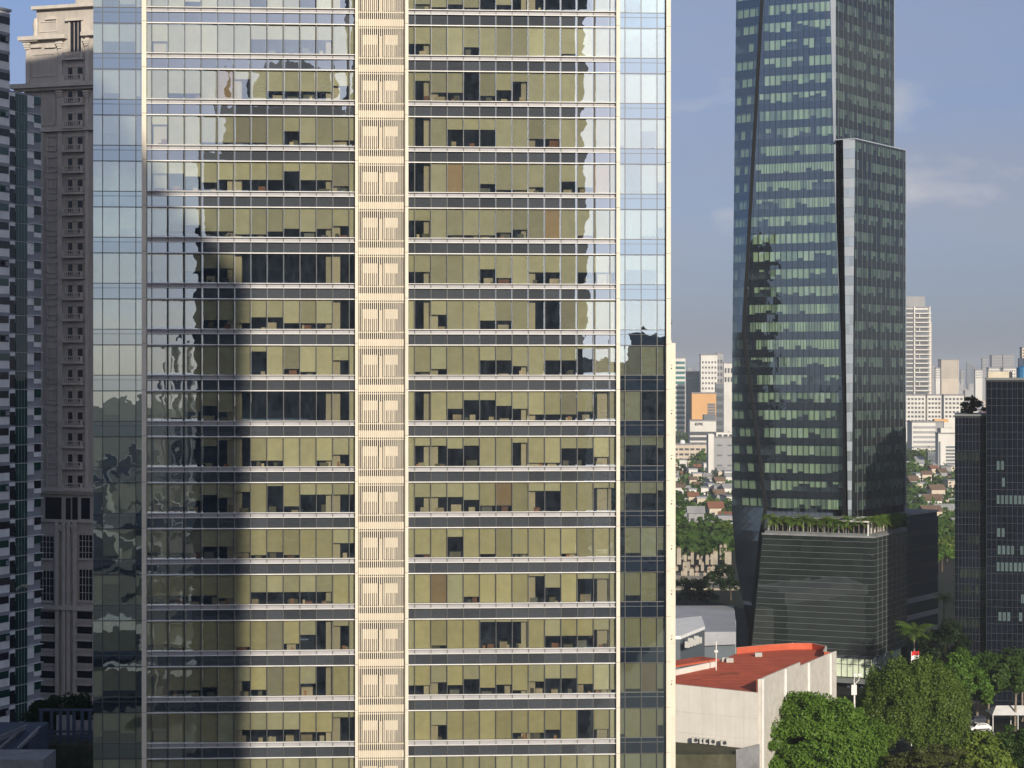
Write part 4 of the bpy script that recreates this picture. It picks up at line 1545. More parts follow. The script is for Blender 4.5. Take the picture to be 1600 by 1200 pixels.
# ------------------------------------------------------------------ hall with the red roof
solid('hall_white', (0.70, 0.675, 0.62), 0.85, 0.07, 0.25, 0.2, bump=0.2, stain_or_fold=0.12, streak=True)
solid('hall_panel', (0.56, 0.53, 0.48), 0.85, 0.10, 0.8, 0.2, bump=0.5, stain_or_fold=0.12)
solid('red_roof', (0.52, 0.115, 0.06), 0.8, 0.18, 0.25, 0.2, stain_or_fold=0.25)
solid('moss_roof', (0.085, 0.085, 0.055), 0.95, 0.3, 0.4, 0.1, stain_or_fold=0.4)
solid('pale_roof', (0.34, 0.35, 0.38), 0.6, 0.12, 0.15, 0.3, stain_or_fold=0.2)
solid('ac_white', (0.42, 0.42, 0.40), 0.6, 0.1, 1.0)
solid('flag_red', (0.62, 0.03, 0.03), 0.8, 0.1, 1.0)
solid('flag_white', (0.75, 0.75, 0.75), 0.8, 0.1, 1.0)
solid('wall_seam', (0.36, 0.34, 0.31), 0.9, 0.1, 0.5)
solid('tile_rust_dull', (0.36, 0.10, 0.06), 0.9, 0.3, 0.5, 0.1)
hall = thing('red_roofed_hall', 'cream hall with flat red roof and curved parapet wall below the glass skyscraper', 'hall', (0, 0, 0))
ZH = 20.0


def gx(u, d):
    return (u - CX) / F * d


dA = (CAMZ - ZH) * F / (1072 - CY)
q = MB()
A_ = (gx(1035, dA + 1), dA + 1)
DB = (CAMZ - ZH) * F / (1083 - CY)
B_ = (gx(1184, DB), DB)
zB = ZH + 0.05
Dd = 345
C0_, C1_ = (gx(1286, 340), 340.0), (gx(1305, 349), 349.0)
E_ = (gx(1240, 362), 362.0)
G_ = (gx(1056, 338), 338.0)
H_ = (gx(1030, 345), 345.0)
# front wall: rendered panels with fine joints
q = MB()
q.prism([(A_[0], A_[1] + .06), (B_[0] - 0.05, B_[1] + .06), (B_[0] - 0.05, B_[1] + 0.6), (A_[0], A_[1] + 0.6)], 0, [zat(1067, dA + 1), zB, zB, zat(1067, dA + 1)])
q.build('wall_core', 'wall_seam', hall)
nx_ = 7
for i in range(nx_):
    fa, fb = (i + 0.004) / nx_, (i + 0.996) / nx_
    za_, zb2 = [zat(1067, dA + 1) + (zB - zat(1067, dA + 1)) * f for f in (fa, fb)]
    lev = [0, 6.5, 9.7, 12.9, 16.1]
    for j, zl_ in enumerate(lev):
        q = MB()
        pa = (A_[0] + (B_[0] - A_[0]) * fa, A_[1] + (B_[1] - A_[1]) * fa)
        pb = (A_[0] + (B_[0] - A_[0]) * fb, A_[1] + (B_[1] - A_[1]) * fb)
        ta, tb = (za_, zb2) if j == len(lev) - 1 else (lev[j + 1] - 0.02, lev[j + 1] - 0.02)
        q.prism([pa, pb, (pb[0], pb[1] + 0.05), (pa[0], pa[1] + 0.05)], zl_, [ta, tb, tb, ta])
        q.build('wall_panel', 'hall_white', hall)
# curved right wall with ribs, made of straight panels
path = [B_, (gx(1190, DB + 0.6), DB + 0.6)]
for k in range(1, 10):
    f = k / 10
    path.append((B_[0] + (C1_[0] - B_[0]) * f + 0.25, B_[1] + (C1_[1] - B_[1]) * f))
for k in range(5):
    a = -0.9 + k * 0.62
    path.append((C1_[0] - 1.6 + 1.75 * math.cos(a), C1_[1] - 0.3 + 1.75 * math.sin(a) * 1.1))
path += [(gx(1292, 358), 358.0), (gx(1270, 362), 362.0), E_, (gx(1200, 360), 360.0), (gx(1150, 356), 356.0)]
for i in range(len(path) - 1):
    p0, p1 = Vector(path[i]), Vector(path[i + 1])
    dv = (p1 - p0)
    if dv.length < 0.01:
        continue
    nn = Vector((dv.y, -dv.x)).normalized()
    q = MB()
    a, b_ = p0, p1
    ai, bi = p0 - nn * 0.25, p1 - nn * 0.25
    z = ZH + (2.1 if i < 6 else 1.5 if i < 12 else 1.1)
    q.face([(*a, 0), (*b_, 0), (*b_, z), (*a, z)], 0)
    q.face([(*bi, ZH - 0.1), (*ai, ZH - 0.1), (*ai, z), (*bi, z)], 1)
    q.face([(*a, z), (*b_, z), (*bi, z), (*ai, z)], 0)
    q.build('wall_panel', ['hall_panel', 'red_roof'], hall)
    if i % 3 == 1 and i < 11:
        q = MB()
        c = p0 + nn * 0.15
        q.tube([(*c, 0), (*c, z)], 0.22, 6)
        q.build('wall_rib', 'white_metal', hall)
q = MB()
rp = [A_, B_] + path[2:-1]
rp = [(A_[0], A_[1] + 0.5), (B_[0], B_[1] + 0.5)] + [(x - 0.2, y) for x, y in path[2:15]] + [(x, y) for x, y in path[15:]] + [(gx(1120, 346), 346.0), (gx(1040, 334), 334.0)]
q.face([(x, y, ZH) for x, y in rp])
q.build('roof', 'red_roof', hall)
def strip(name, p0, p1, w, z0, z1, mat):
    p0, p1 = Vector(p0), Vector(p1)
    nn = Vector((p1.y - p0.y, p0.x - p1.x)).normalized() * w
    q = MB()
    q.prism([tuple(p0), tuple(p1), tuple(p1 - nn), tuple(p0 - nn)], z0, z1)
    return q.build(name, mat, hall)


strip('roof_upstand', (gx(1056, 330), 330), (gx(1120, 340), 340), 0.4, ZH, ZH + 0.9, 'hall_white')
strip('side_roof', (gx(1040, 331), 331), (gx(1124, 341), 341), 4.0, ZH + 0.9, ZH + 1.2, 'red_roof')
for k in range(9):
    d_ = 322 + k * 3.4
    strip('roof_seam', (gx(1062 + k * 5, d_), d_), (gx(1180 + k * 7, d_ + 0.6), d_ + 0.6), 0.10, ZH, ZH + 0.012, 'red_roof')
strip('roof_patch', (gx(1130, 330), 330), (gx(1160, 331), 331), 2.2, ZH + 0.004, ZH + 0.03, 'tile_rust_dull')
strip('roof_patch', (gx(1080, 324), 324), (gx(1098, 324.4), 324.4), 1.3, ZH + 0.004, ZH + 0.03, 'tile_rust_dull')
q = MB()
q.tube([(gx(1119, 336), 336, ZH), (gx(1119, 336), 336, zat(1002, 336))], 0.09, 6)
q.tube([(gx(1119, 336) - .3, 336, zat(1018, 336)), (gx(1119, 336) + .3, 336, zat(1018, 336))], 0.2, 6)
q.build('vent_mast', 'white_metal', hall)
for k, (u, d) in enumerate(((1135, 345), (1128, 346), (1180, 352))):
    box('roof_vent', gx(u, d), gx(u, d) + 1.2, d, d + 0.8, ZH, ZH + 0.7, 'ac_white', hall)
# mossy terrace below the front wall
ter = thing('mossy_roof_terrace', 'low mossy flat roof with rusty stains at the foot of the cream hall wall', 'roof terrace', (0, 0, 0))
zt_ = zat(1167, 313) + 0.8
q = MB()
q.prism([(gx(1030, dA - 12), dA - 12), (gx(1150, dA - 12), dA - 12), (gx(1185, DB - 0.6), DB - 0.6), (gx(1030, dA - 0.2), dA - 0.2)], 0, zt_ - 0.8)
q.build('slab', 'moss_roof', ter)
q = MB()
q.prism([(gx(1150, dA - 12.2), dA - 12.2), (gx(1152, dA - 12.2), dA - 12.2), (gx(1187, DB - .7), DB - .7), (gx(1184, DB - .7), DB - .7)], 0, zt_)
q.build('parapet', 'roof_grey', ter)
dW = lambda u: A_[1] + (B_[1] - A_[1]) * (u - 1035) / 149.0 - 0.9
for k, u in enumerate((1086, 1098, 1104, 1113, 1131)):
    t = thing('outdoor_ac_unit', ['white air conditioner box at the left end of the mossy roof', 'white air conditioner box, second from left on the mossy roof', 'white air conditioner box in the middle of the mossy roof row',
                                  'white air conditioner box, second from right on the mossy roof', 'white air conditioner box at the right end of the mossy roof'][k], 'air conditioner', (gx(u, dW(u)), dW(u), zt_ - 0.8), 0, 'air conditioners along the hall wall')
    cs = box('casing', -0.5, 0.5, -0.2, 0.2, 0.1, 0.95, 'ac_white', t)
    box('foot', -0.45, -0.35, -0.2, 0.2, 0, 0.1, 'slot_dark', t)
    box('foot', 0.35, 0.45, -0.2, 0.2, 0, 0.1, 'slot_dark', t)
    q = MB()
    q.tube([(0.1, -0.2, 0.55), (0.1, -0.24, 0.55)], 0.3, 12)
    sub(q.build('fan_grille', 'slot_dark', t), cs)
# flags
fl = thing('red_flag', 'small plain red flag on the far corner of the red roof', 'flag', (gx(1238, 374), 374, zat(1004, 374) - 4.6))
q = MB()
q.tube([(0, 0, 0), (0, 0, 4.6)], 0.05, 5)
q.build('pole', 'white_metal', fl)
q = MB()
for k in range(5):
    x0, x1 = k * 0.3, (k + 1) * 0.3
    q.face([(x0, 0.15 * math.sin(k), 4.5 - 0.28 * k - (1.3 - 0.2 * k)), (x1, 0.15 * math.sin(k + 1), 4.5 - 0.28 * (k + 1) - (1.3 - 0.2 * (k + 1))), (x1, 0.15 * math.sin(k + 1), 4.5 - 0.28 * (k + 1)), (x0, 0.15 * math.sin(k), 4.5 - 0.28 * k)])
q.build('cloth', 'flag_red', fl)
fl = thing('national_flag', 'red over white flag flying above the weeping tree', 'flag', gz(1424, 378))
h = zat(1020, 378)
q = MB()
q.tube([(0, 0, 0), (0, 0, h + 0.3)], [0.09, 0.05], 6)
q.build('pole', 'white_metal', fl)
for nm, m_, o0 in (('red_half', 'flag_red', 0.0), ('white_half', 'flag_white', -0.75)):
    q = MB()
    for k in range(5):
        x0, x1 = k * 0.28, (k + 1) * 0.28
        f = lambda x: h + o0 + 0.35 * x + 0.12 * math.sin(x * 4)
        g = lambda x: 0.2 * math.sin(x * 3.5)
        q.face([(x0, g(x0), f(x0) - .75), (x1, g(x1), f(x1) - .75), (x1, g(x1), f(x1)), (x0, g(x0), f(x0))])
    q.build(nm, m_, fl)
# floodlight mast
ms = thing('floodlight_mast', 'white mast with twin floodlights between the hall and the weeping tree', 'light mast', gz(1335, 350))
h = zat(1068, 350)
q = MB()
q.tube([(0, 0, 0), (0, 0, h)], [0.2, 0.14], 8)
q.build('pole', 'white_metal', ms)
box('panel_box', -0.55, 0.35, -0.3, 0.1, h - 1.9, h - 0.2, 'white_metal', ms)
for x in (-0.05, 0.75):
    q = MB()
    q.tube([(0, 0, h - 0.2), (x, 0, h + 0.6), (x + 0.15, 0, h + 1.4)], 0.07, 6)
    am = q.build('arm', 'white_metal', ms)
    sub(box('lamp_head', x - 0.15, x + 0.4, -0.3, 0.15, h + 1.3, h + 1.75, 'white_metal', ms), am)

# ------------------------------------------------------------------ parked cars and tent
solid('car_white', (0.72, 0.72, 0.73), 0.25, 0.03, 0.5, 0.5)
solid('car_grey', (0.30, 0.31, 0.33), 0.25, 0.03, 0.5, 0.5)
solid('tyre', (0.02, 0.02, 0.02), 0.9, 0.1, 1.0)
solid('lamp_red', (0.35, 0.02, 0.02), 0.3, 0.05, 1.0)


def car(label, loc, rot, mat):
    t = thing('parked_car', label, 'car', loc, rot, 'cars parked under the trees')
    q = MB()
    prof = [(-2.1, .35), (-2.15, .8), (-1.4, .95), (-0.75, 1.5), (1.1, 1.55), (1.85, 1.0), (2.15, .9), (2.15, .35)]
    for sgn, xs_ in ((1, prof),):
        L_ = [(x, -0.85 if z < 1.1 else -0.68, z) for x, z in prof]
        R_ = [(x, 0.85 if z < 1.1 else 0.68, z) for x, z in prof]
        q.face(L_[::-1])
        q.face(R_)
        for i in range(len(prof)):
            j = (i + 1) % len(prof)
            q.face([L_[i], L_[j], R_[j], R_[i]])
    q.build('body', mat, t)
    for y in (-0.80, 0.80):
        q = MB()
        s = 1 if y > 0 else -1
        q.face([(-1.05, y, 1.0), (1.5, y, 1.0), (1.05, y - s * 0.06, 1.42), (-0.7, y - s * 0.06, 1.42)])
        q.build('side_window', 'dark_window', t)
    q = MB()
    q.face([(-1.36, -0.72, 1.0), (-1.36, 0.72, 1.0), (-0.80, 0.62, 1.47), (-0.80, -0.62, 1.47)])
    q.build('windscreen', 'dark_window', t)
    q = MB()
    q.face([(1.84, 0.72, 1.04), (1.84, -0.72, 1.04), (1.2, -0.62, 1.5), (1.2, 0.62, 1.5)])
    q.build('rear_window', 'dark_window', t)
    for x in (-1.35, 1.35):
        for y in (-0.82, 0.82):
            q = MB()
            q.tube([(x, y - 0.1, 0.33), (x, y + 0.1, 0.33)], 0.33, 12)
            q.build('wheel', 'tyre', t)
    for y in (-0.65, 0.65):
        box('tail_light', 2.14, 2.18, y - 0.15, y + 0.15, 0.75, 0.95, 'lamp_red', t)
        box('headlight', -2.17, -2.12, y - 0.15, y + 0.15, 0.65, 0.8, 'flag_white', t)
    return t


car('white car parked farthest back in the row under the trees', (gx(1528, 402), 402, 0), R(12), 'car_white')
car('white car parked second in the row under the trees', (gx(1531, 394), 394, 0), R(10), 'car_white')
car('grey car parked nearest in the row under the trees', (gx(1534, 387), 387, 0), R(10), 'car_grey')
tent = thing('canopy_tent', 'pale canopy roof on posts at the right edge beside the parked cars', 'tent', (gx(1585, 396), 396, 0))
q = MB()
q.face([(-5, -3, 3.2), (7, -3, 3.2), (7, 0, 4.6), (-3.5, 0, 4.6)])
q.face([(7, 3, 3.2), (-5, 3, 3.2), (-3.5, 0, 4.6), (7, 0, 4.6)])
q.face([(-5, 3, 3.2), (-5, -3, 3.2), (-3.5, 0, 4.6)])
q.build('roof', 'flag_white', tent)
for x in (-4.8, 0, 5):
    for y in (-2.8, 2.8):
        box('post', x - .06, x + .06, y - .06, y + .06, 0, 3.2, 'white_metal', tent)

# ------------------------------------------------------------------ mid-distance and far buildings
solid('wall_white', (0.66, 0.64, 0.60), 0.85, 0.10, 0.05, 0.2, stain_or_fold=0.15, streak=True)
solid('wall_cream', (0.58, 0.50, 0.40), 0.85, 0.10, 0.05, 0.2, stain_or_fold=0.2, streak=True)
solid('wall_orange', (0.62, 0.36, 0.16), 0.85, 0.06, 0.05, 0.2)
solid('wall_grey', (0.32, 0.32, 0.33), 0.85, 0.12, 0.05, 0.2, stain_or_fold=0.2, streak=True)
solid('wall_slate', (0.10, 0.12, 0.14), 0.5, 0.15, 0.05, 0.4)
solid('teal_glass', (0.05, 0.16, 0.15), 0.2, 0.3, 0.1, 0.5)
solid('green_wall', (0.04, 0.20, 0.14), 0.3, 0.3, 0.1, 0.5)
solid('window_dark', (0.045, 0.05, 0.06), 0.3, 0.3, 0.1, 0.5)
solid('tile_rust', (0.27, 0.13, 0.085), 0.9, 0.25, 0.1, 0.1, stain_or_fold=0.3)
solid('tile_brown', (0.20, 0.14, 0.10), 0.9, 0.25, 0.1, 0.1, stain_or_fold=0.3)
solid('tin_grey', (0.36, 0.36, 0.36), 0.7, 0.2, 0.1, 0.2, stain_or_fold=0.3)


def block(name, label, cat, u0, u1, vtop, d, wall, rot=0.0, depth=None, floors=0, cols=0, win='window_dark', style='grid', parapet=True, roof='roof_grey', wfrac=(0.62, 0.55), v_from=None, v_to=None, group=None):
    w = (u1 - u0) / F * d
    h = zat(vtop, d)
    t = thing(name, label, cat, (gx(u0, d), d, 0), R(rot), group)
    depth = depth or w * 0.8
    box('wall', 0, w, 0, depth, 0, h, wall, t)
    if parapet:
        box('roof', -0.02 * w, w * 1.02, -0.02 * w, depth, h, h + max(0.6, 0.0006 * d), roof, t)
    zt_ = zat(v_from, d) if v_from else h - 0.02 * h
    zb_ = zat(v_to, d) if v_to else 2
    if floors:
        fh_ = (zt_ - zb_) / floors
        for k in range(floors):
            z0 = zb_ + fh_ * (k + 0.5 - wfrac[1] / 2)
            if style == 'band':
                box('window_band', w * 0.03, w * 0.97, -0.12, 0, z0, z0 + fh_ * wfrac[1], win, t)
            else:
                cw = w * 0.94 / cols
                for j in range(cols):
                    x0 = w * 0.03 + cw * (j + 0.5 - wfrac[0] / 2)
                    box('window', x0, x0 + cw * wfrac[0], -0.12, 0, z0, z0 + fh_ * wfrac[1], win, t)
    return t


# gap between the two towers
t = block('glass_office_block', 'green-glazed office slab with a white end pier beside the white wing', 'office block', 1045, 1071, 560, 2400, 'wall_white', floors=14, win='teal_glass', style='band', v_from=563, v_to=672)
t = block('white_office_tower', 'white office tower with paired dark windows in the gap between the towers', 'office tower', 1095, 1121, 555, 2250, 'wall_white', floors=12, cols=5, wfrac=(0.5, 0.4), v_from=562, v_to=660)
block('white_office_tower', 'grey service core standing right behind the white office tower', 'office tower', 1119, 1130, 553, 2290, 'wall_grey', floors=8, cols=2, v_from=560, v_to=640)
block('dark_office_block', 'slate dark office block left of the white office tower', 'office block', 1073, 1096, 582, 2300, 'wall_slate', floors=8, win='teal_glass', style='band', v_from=586, v_to=660)
block('dark_office_block', 'dark blue-grey block right of the orange building', 'office block', 1118, 1130, 600, 2050, 'wall_slate', floors=6, win='window_dark', style='band', v_from=604, v_to=680)
block('green_office_block', 'green glazed block partly hidden by the skyscraper edge', 'office block', 1126, 1146, 588, 2450, 'green_wall', floors=12, win='wall_white', style='band', wfrac=(0.9, 0.18), v_from=592, v_to=672)
block('roof_plant_block', 'small white block with roof machinery beside the skyscraper edge', 'building', 1131, 1146, 568, 2400, 'wall_white', floors=2, cols=3, v_from=572, v_to=600)
block('orange_block', 'plain orange building above the low office with black letters', 'building', 1081, 1119, 615, 1960, 'wall_orange', floors=5, cols=1, v_from=629, v_to=648, wfrac=(0.3, 0.8), win='wall_slate') if False else None
t = block('orange_block', 'plain orange building above the low office with black letters', 'building', 1081, 1119, 615, 1960, 'wall_orange')
sx_ = 1960 / F
for k in range(4):
    box('window', (1105.5 - 1081) * sx_, (1117.5 - 1081) * sx_, -0.2, 0, zat(634 + k * 4.4, 1960), zat(630.5 + k * 4.4, 1960), 'wall_slate', t)
t = block('lettered_office', 'low white office with dark window bands and black letters on its top band', 'office', 1078, 1119, 658, 1850, 'wall_white', floors=0)
s3 = 1850 / F
for k in range(3):
    box('window_band', 0, 41 * s3, -0.15, 0, zat(680 + k * 8.4, 1850), zat(674.5 + k * 8.4, 1850), 'window_dark', t)
# lettering K P K as strokes
lt = 1.9


def stroke(x0, z0, x1, z1, w_=0.62):
    dx, dz = x1 - x0, z1 - z0
    L_ = math.hypot(dx, dz)
    nx, nz_ = -dz / L_ * w_ / 2, dx / L_ * w_ / 2
    q.face([(x0 + nx, -0.35, z0 + nz_), (x0 - nx, -0.35, z0 - nz_), (x1 - nx, -0.35, z1 - nz_), (x1 + nx, -0.35, z1 + nz_)])


xb, zb_ = (1086.5 - 1078) * s3, zat(665, 1850)
H3 = 4.6 * s3
for i, ch in enumerate('KPK'):
    q = MB()
    x0 = xb + i * 4.3 * s3
    w_ = 3.2 * s3
    stroke(x0, zb_, x0, zb_ + H3)
    if ch == 'K':
        stroke(x0, zb_ + H3 * .45, x0 + w_, zb_ + H3)
        stroke(x0 + w_ * .3, zb_ + H3 * .6, x0 + w_, zb_)
    else:
        stroke(x0, zb_ + H3 - .3, x0 + w_ * .8, zb_ + H3 - .3)
        stroke(x0, zb_ + H3 * .45, x0 + w_ * .8, zb_ + H3 * .45)
        stroke(x0 + w_ * .85, zb_ + H3 * .4, x0 + w_ * .85, zb_ + H3)
    q.build('letter', 'slot_dark', t)
box('upper_storey', 22 * s3, 41 * s3, 3, 14, zat(658, 1850), zat(648, 1850), 'wall_slate', t)
t = block('white_terrace_building', 'low cream building with long flat roof and rooftop tanks below the lettered office', 'building', 1050, 1105, 695, 1560, 'wall_cream', floors=3, cols=6, wfrac=(0.75, 0.4), v_from=698, v_to=722)
q = MB()
q.tube([(gx(1067, 1560) - gx(1050, 1560), 4, zat(694, 1560)), (gx(1067, 1560) - gx(1050, 1560), 4, zat(689, 1560)), (gx(1067, 1560) - gx(1050, 1560), 4, zat(687.5, 1560))], [2.0, 2.0, 0.8], 10)
q.build('roof_tank', 'flag_white', t)
t = block('grey_warehouse', 'plain grey slab with white stair tower on its left side', 'building', 1115, 1150, 684, 1300, 'wall_grey', floors=3, cols=2, wfrac=(0.5, 0.16), win='wall_slate', v_from=688, v_to=735)
box('stair_tower', -3.4, 0, -1, 12, 0, zat(678, 1300), 'wall_white', t)
box('penthouse', 2, 14, 3, 12, zat(684, 1300), zat(676, 1300), 'wall_white', t)
for k in range(3):
    box('penthouse_window', 3 + k * 3.6, 5.6 + k * 3.6, 2.85, 3, zat(682, 1300), zat(679, 1300), 'window_dark', t)
# right of the skyscraper
t = block('white_residential_tower', 'white balcony-fronted residential tower right of the skyscraper', 'residential tower', 1405, 1452, 481, 2100, 'wall_white', rot=0, depth=16, floors=0)
s4 = 2100 / F
x_ = lambda u: (u - 1405) * s4
for k in range(22):
    v = 484 + k * 7.1
    z1_, z0_ = zat(v, 2100), zat(v + 4.6, 2100)
    box('window', x_(1430), x_(1450), -0.25, 0, z0_, z1_, 'window_dark' if k % 5 else 'wall_slate', t)
    box('window', x_(1411), x_(1427), -0.25, 0, z0_, z1_ + 0.5, 'window_dark', t)
    box('balcony', x_(1429), x_(1454.5), -2.6, -0.15, zat(v + 6.6, 2100), zat(v + 5.0, 2100), 'wall_white', t)
    if k % 3 == 1:
        box('balcony_fin', x_(1436), x_(1437), -1.5, -0.15, zat(v + 6.6, 2100), zat(v - 1, 2100), 'wall_white', t)
for u in (1427.5, 1451.5):
    box('pier', x_(u), x_(u + 2), -1.7, 0, 5, zat(479, 2100), 'wall_white', t)
box('roof_box', x_(1405), x_(1446), 2, 14, zat(481, 2100), zat(463, 2100), 'wall_grey', t)
box('side_balconies', x_(1452), x_(1455.5), 0, 14, 5, zat(503, 2100), 'wall_cream', t)
t = block('white_grid_apartments', 'long white apartment block with square dark windows under the residential tower', 'apartment block', 1405, 1446, 618, 1900, 'wall_white', floors=7, cols=7, wfrac=(0.62, 0.5), v_from=620, v_to=668)
block('white_grid_apartments', 'right-hand white apartment block with large square windows', 'apartment block', 1449, 1471, 618, 1910, 'wall_white', floors=7, cols=4, wfrac=(0.66, 0.5), v_from=620, v_to=668)
block('white_grid_apartments', 'stepped white apartment block end next to the black glass block', 'apartment block', 1475, 1506, 618, 1920, 'wall_white', floors=5, cols=5, wfrac=(0.62, 0.5), v_from=620, v_to=654)
t = block('banded_office', 'pale banded office with long window strips below the white apartments', 'office', 1425, 1474, 660, 1750, 'wall_white', floors=5, win='wall_grey', style='band', v_from=664, v_to=702, wfrac=(1, 0.5))
box('roof_house', 20, 32, 4, 12, zat(660, 1750), zat(655, 1750), 'wall_orange', t)
box('dark_side', (1462 - 1425) / F * 1750, (1474 - 1425) / F * 1750, -0.2, 0.0, 2, zat(660, 1750), 'wall_grey', t)
t = block('stepped_white_office', 'stepped white office with louvred front against the black glass block', 'office', 1466, 1494, 678, 1400, 'wall_white', floors=0)
s5 = 1400 / F
box('upper_block', 5 * s5, 28 * s5, 2, 14, zat(678, 1400), zat(669, 1400), 'wall_white', t)
for k in range(9):
    box('louvre', 12 * s5, 27 * s5, -0.3, -0.02, zat(700 + k * 5.2, 1400), zat(697 + k * 5.2, 1400), 'wall_slate', t)
box('tall_window', 0.6 * s5, 3.5 * s5, -0.2, 0, zat(740, 1400), zat(690, 1400), 'wall_slate', t)
block('blue_tinted_office', 'small blue-grey office half hidden by trees', 'office', 1450, 1467, 708, 1500, 'wall_slate', floors=4, cols=3, v_from=711, v_to=735)
# skyline
sky_list = [(1471, 1498, 563, 3600, 'wall_cream', 9, 8, 'broad pale tower block on the skyline'), (1462, 1469, 576, 3400, 'wall_white', 4, 3, 'short white tower left of the broad pale skyline block'),
            (1535, 1543, 561, 4600, 'wall_grey', 6, 3, 'slim grey tower on the skyline'), (1550, 1566, 556.5, 4300, 'wall_grey', 8, 5, 'left one of the twin grey skyline slabs'),
            (1567.5, 1584, 556, 4300, 'wall_grey', 8, 5, 'right one of the twin grey skyline slabs'), (1545, 1561, 576, 3000, 'wall_white', 3, 5, 'low white block before the left twin slab'),
            (1568, 1588, 576, 3000, 'wall_white', 3, 5, 'low white block before the right twin slab'), (1524, 1535, 579, 3300, 'wall_white', 3, 4, 'small white block left of the twin slabs on the skyline'),
            (1511, 1517, 567, 6500, 'wall_slate', 4, 2, 'hazy far tower left of the slim grey one'), (1519, 1523, 572, 6500, 'wall_slate', 4, 2, 'hazy stub tower next to the slim grey one'),
            (1597, 1612, 544, 1500, 'wall_cream', 10, 4, 'pale tower cut by the right edge above the blue tank'), (1456, 1461, 572, 5200, 'wall_grey', 4, 2, 'hazy narrow tower just right of the residential tower'),
            (1075, 1081, 575, 5000, 'wall_grey', 4, 2, 'hazy little tower left in the gap skyline'), (1084, 1089, 578, 5200, 'wall_slate', 3, 2, 'hazy low tower in the middle of the gap skyline'),
            (1501, 1507, 580, 4200, 'wall_grey', 3, 2, 'hazy low tower right of the broad pale skyline block')]
for u0, u1, vt, d, m_, fl_, co_, lab in sky_list:
    block('skyline_tower', lab, 'tower', u0, u1, vt, d, m_, floors=fl_, cols=co_, depth=(u1 - u0) / F * d, v_from=vt + 1, v_to=592, wfrac=(0.5, 0.5))
# far carpet of roofs, too small to tell apart
q = MB()
rg = random.Random(77)
for k in range(5200):
    d = 2500 * math.exp(rg.uniform(0, 1.5))
    u = rg.choice([rg.uniform(1040, 1150), rg.uniform(1400, 1620), rg.uniform(1400, 1620), rg.uniform(-50, 1700)])
    w = rg.uniform(8, 26)
    hh = rg.choice([5, 6, 7, 8, 9, 11, 14, 20])
    if rg.random() < 0.015:
        hh = rg.uniform(25, 60)
    x = gx(u, d)
    q.box(x, x + w, d, d + rg.uniform(8, 20), 0, hh, rg.choice([0, 1, 2, 3, 4, 0, 3]))
o = q.build('far_city', ['wall_white', 'wall_cream', 'tile_rust', 'tin_grey', 'wall_grey'])
tag(o, 'hazy carpet of low roofs reaching to the horizon', 'city', kind='stuff')
far_leaf, _n, _c = crown_pts(5, 400, 1, 1, 1, 1, 0, 1)
rs = np.random.RandomState(8)
nT = 1200
dd = 750 * np.exp(rs.uniform(0, 1.6, nT))
uu = np.where(rs.uniform(size=nT) < 0.45, rs.uniform(1040, 1150, nT), rs.uniform(1400, 1510, nT))
base = np.stack([(uu - CX) / F * dd, dd, np.zeros(nT)], 1)
m_ = 14
pp = np.repeat(base, m_, 0) + rs.normal(size=(nT * m_, 3)) * np.array([[2.6, 2.6, 1.6]]) + np.array([[0, 0, 5.0]])
o = bpy.data.objects.new('far_greenery', leaf_mesh('far_greenery', 'leaf_mid', pp, np.tile([[0, -0.5, 0.8]], (len(pp), 1)), 2.0, 4))
tag(link(o), 'far-off tree tops filling the spaces between the houses', 'trees', kind='stuff')

# ------------------------------------------------------------------ houses, one by one
def house(label, u, d, w, dp, h, wall, roof, rot=0.0, gable=True):
    t = thing('small_house', label, 'house', (gx(u, d), d, 0), R(rot), 'low houses between the towers')
    box('wall', -w / 2, w / 2, 0, dp, 0, h, wall, t)
    if gable:
        q = MB()
        e = 0.6
        r_ = h + dp * 0.25
        a = [(-w / 2 - e, -e, h), (w / 2 + e, -e, h), (w / 2 + e, dp + e, h), (-w / 2 - e, dp + e, h), (-w / 2 - e, dp / 2, r_), (w / 2 + e, dp / 2, r_)]
        q.face([a[0], a[1], a[5], a[4]])
        q.face([a[2], a[3], a[4], a[5]])
        q.face([a[1], a[2], a[5]])
        q.face([a[3], a[0], a[4]])
        q.face([a[3], a[2], a[1], a[0]])
        q.build('roof', roof, t)
    else:
        box('roof', -w / 2 - .3, w / 2 + .3, -.3, dp + .3, h, h + 0.6, roof, t)
    n = max(2, int(w / 4))
    for k in range(n):
        x0 = -w / 2 + w * (k + 0.25) / n
        box('window', x0, x0 + w / n * 0.5, -0.08, 0, h * 0.35, h * 0.75, 'window_dark', t)
    return t


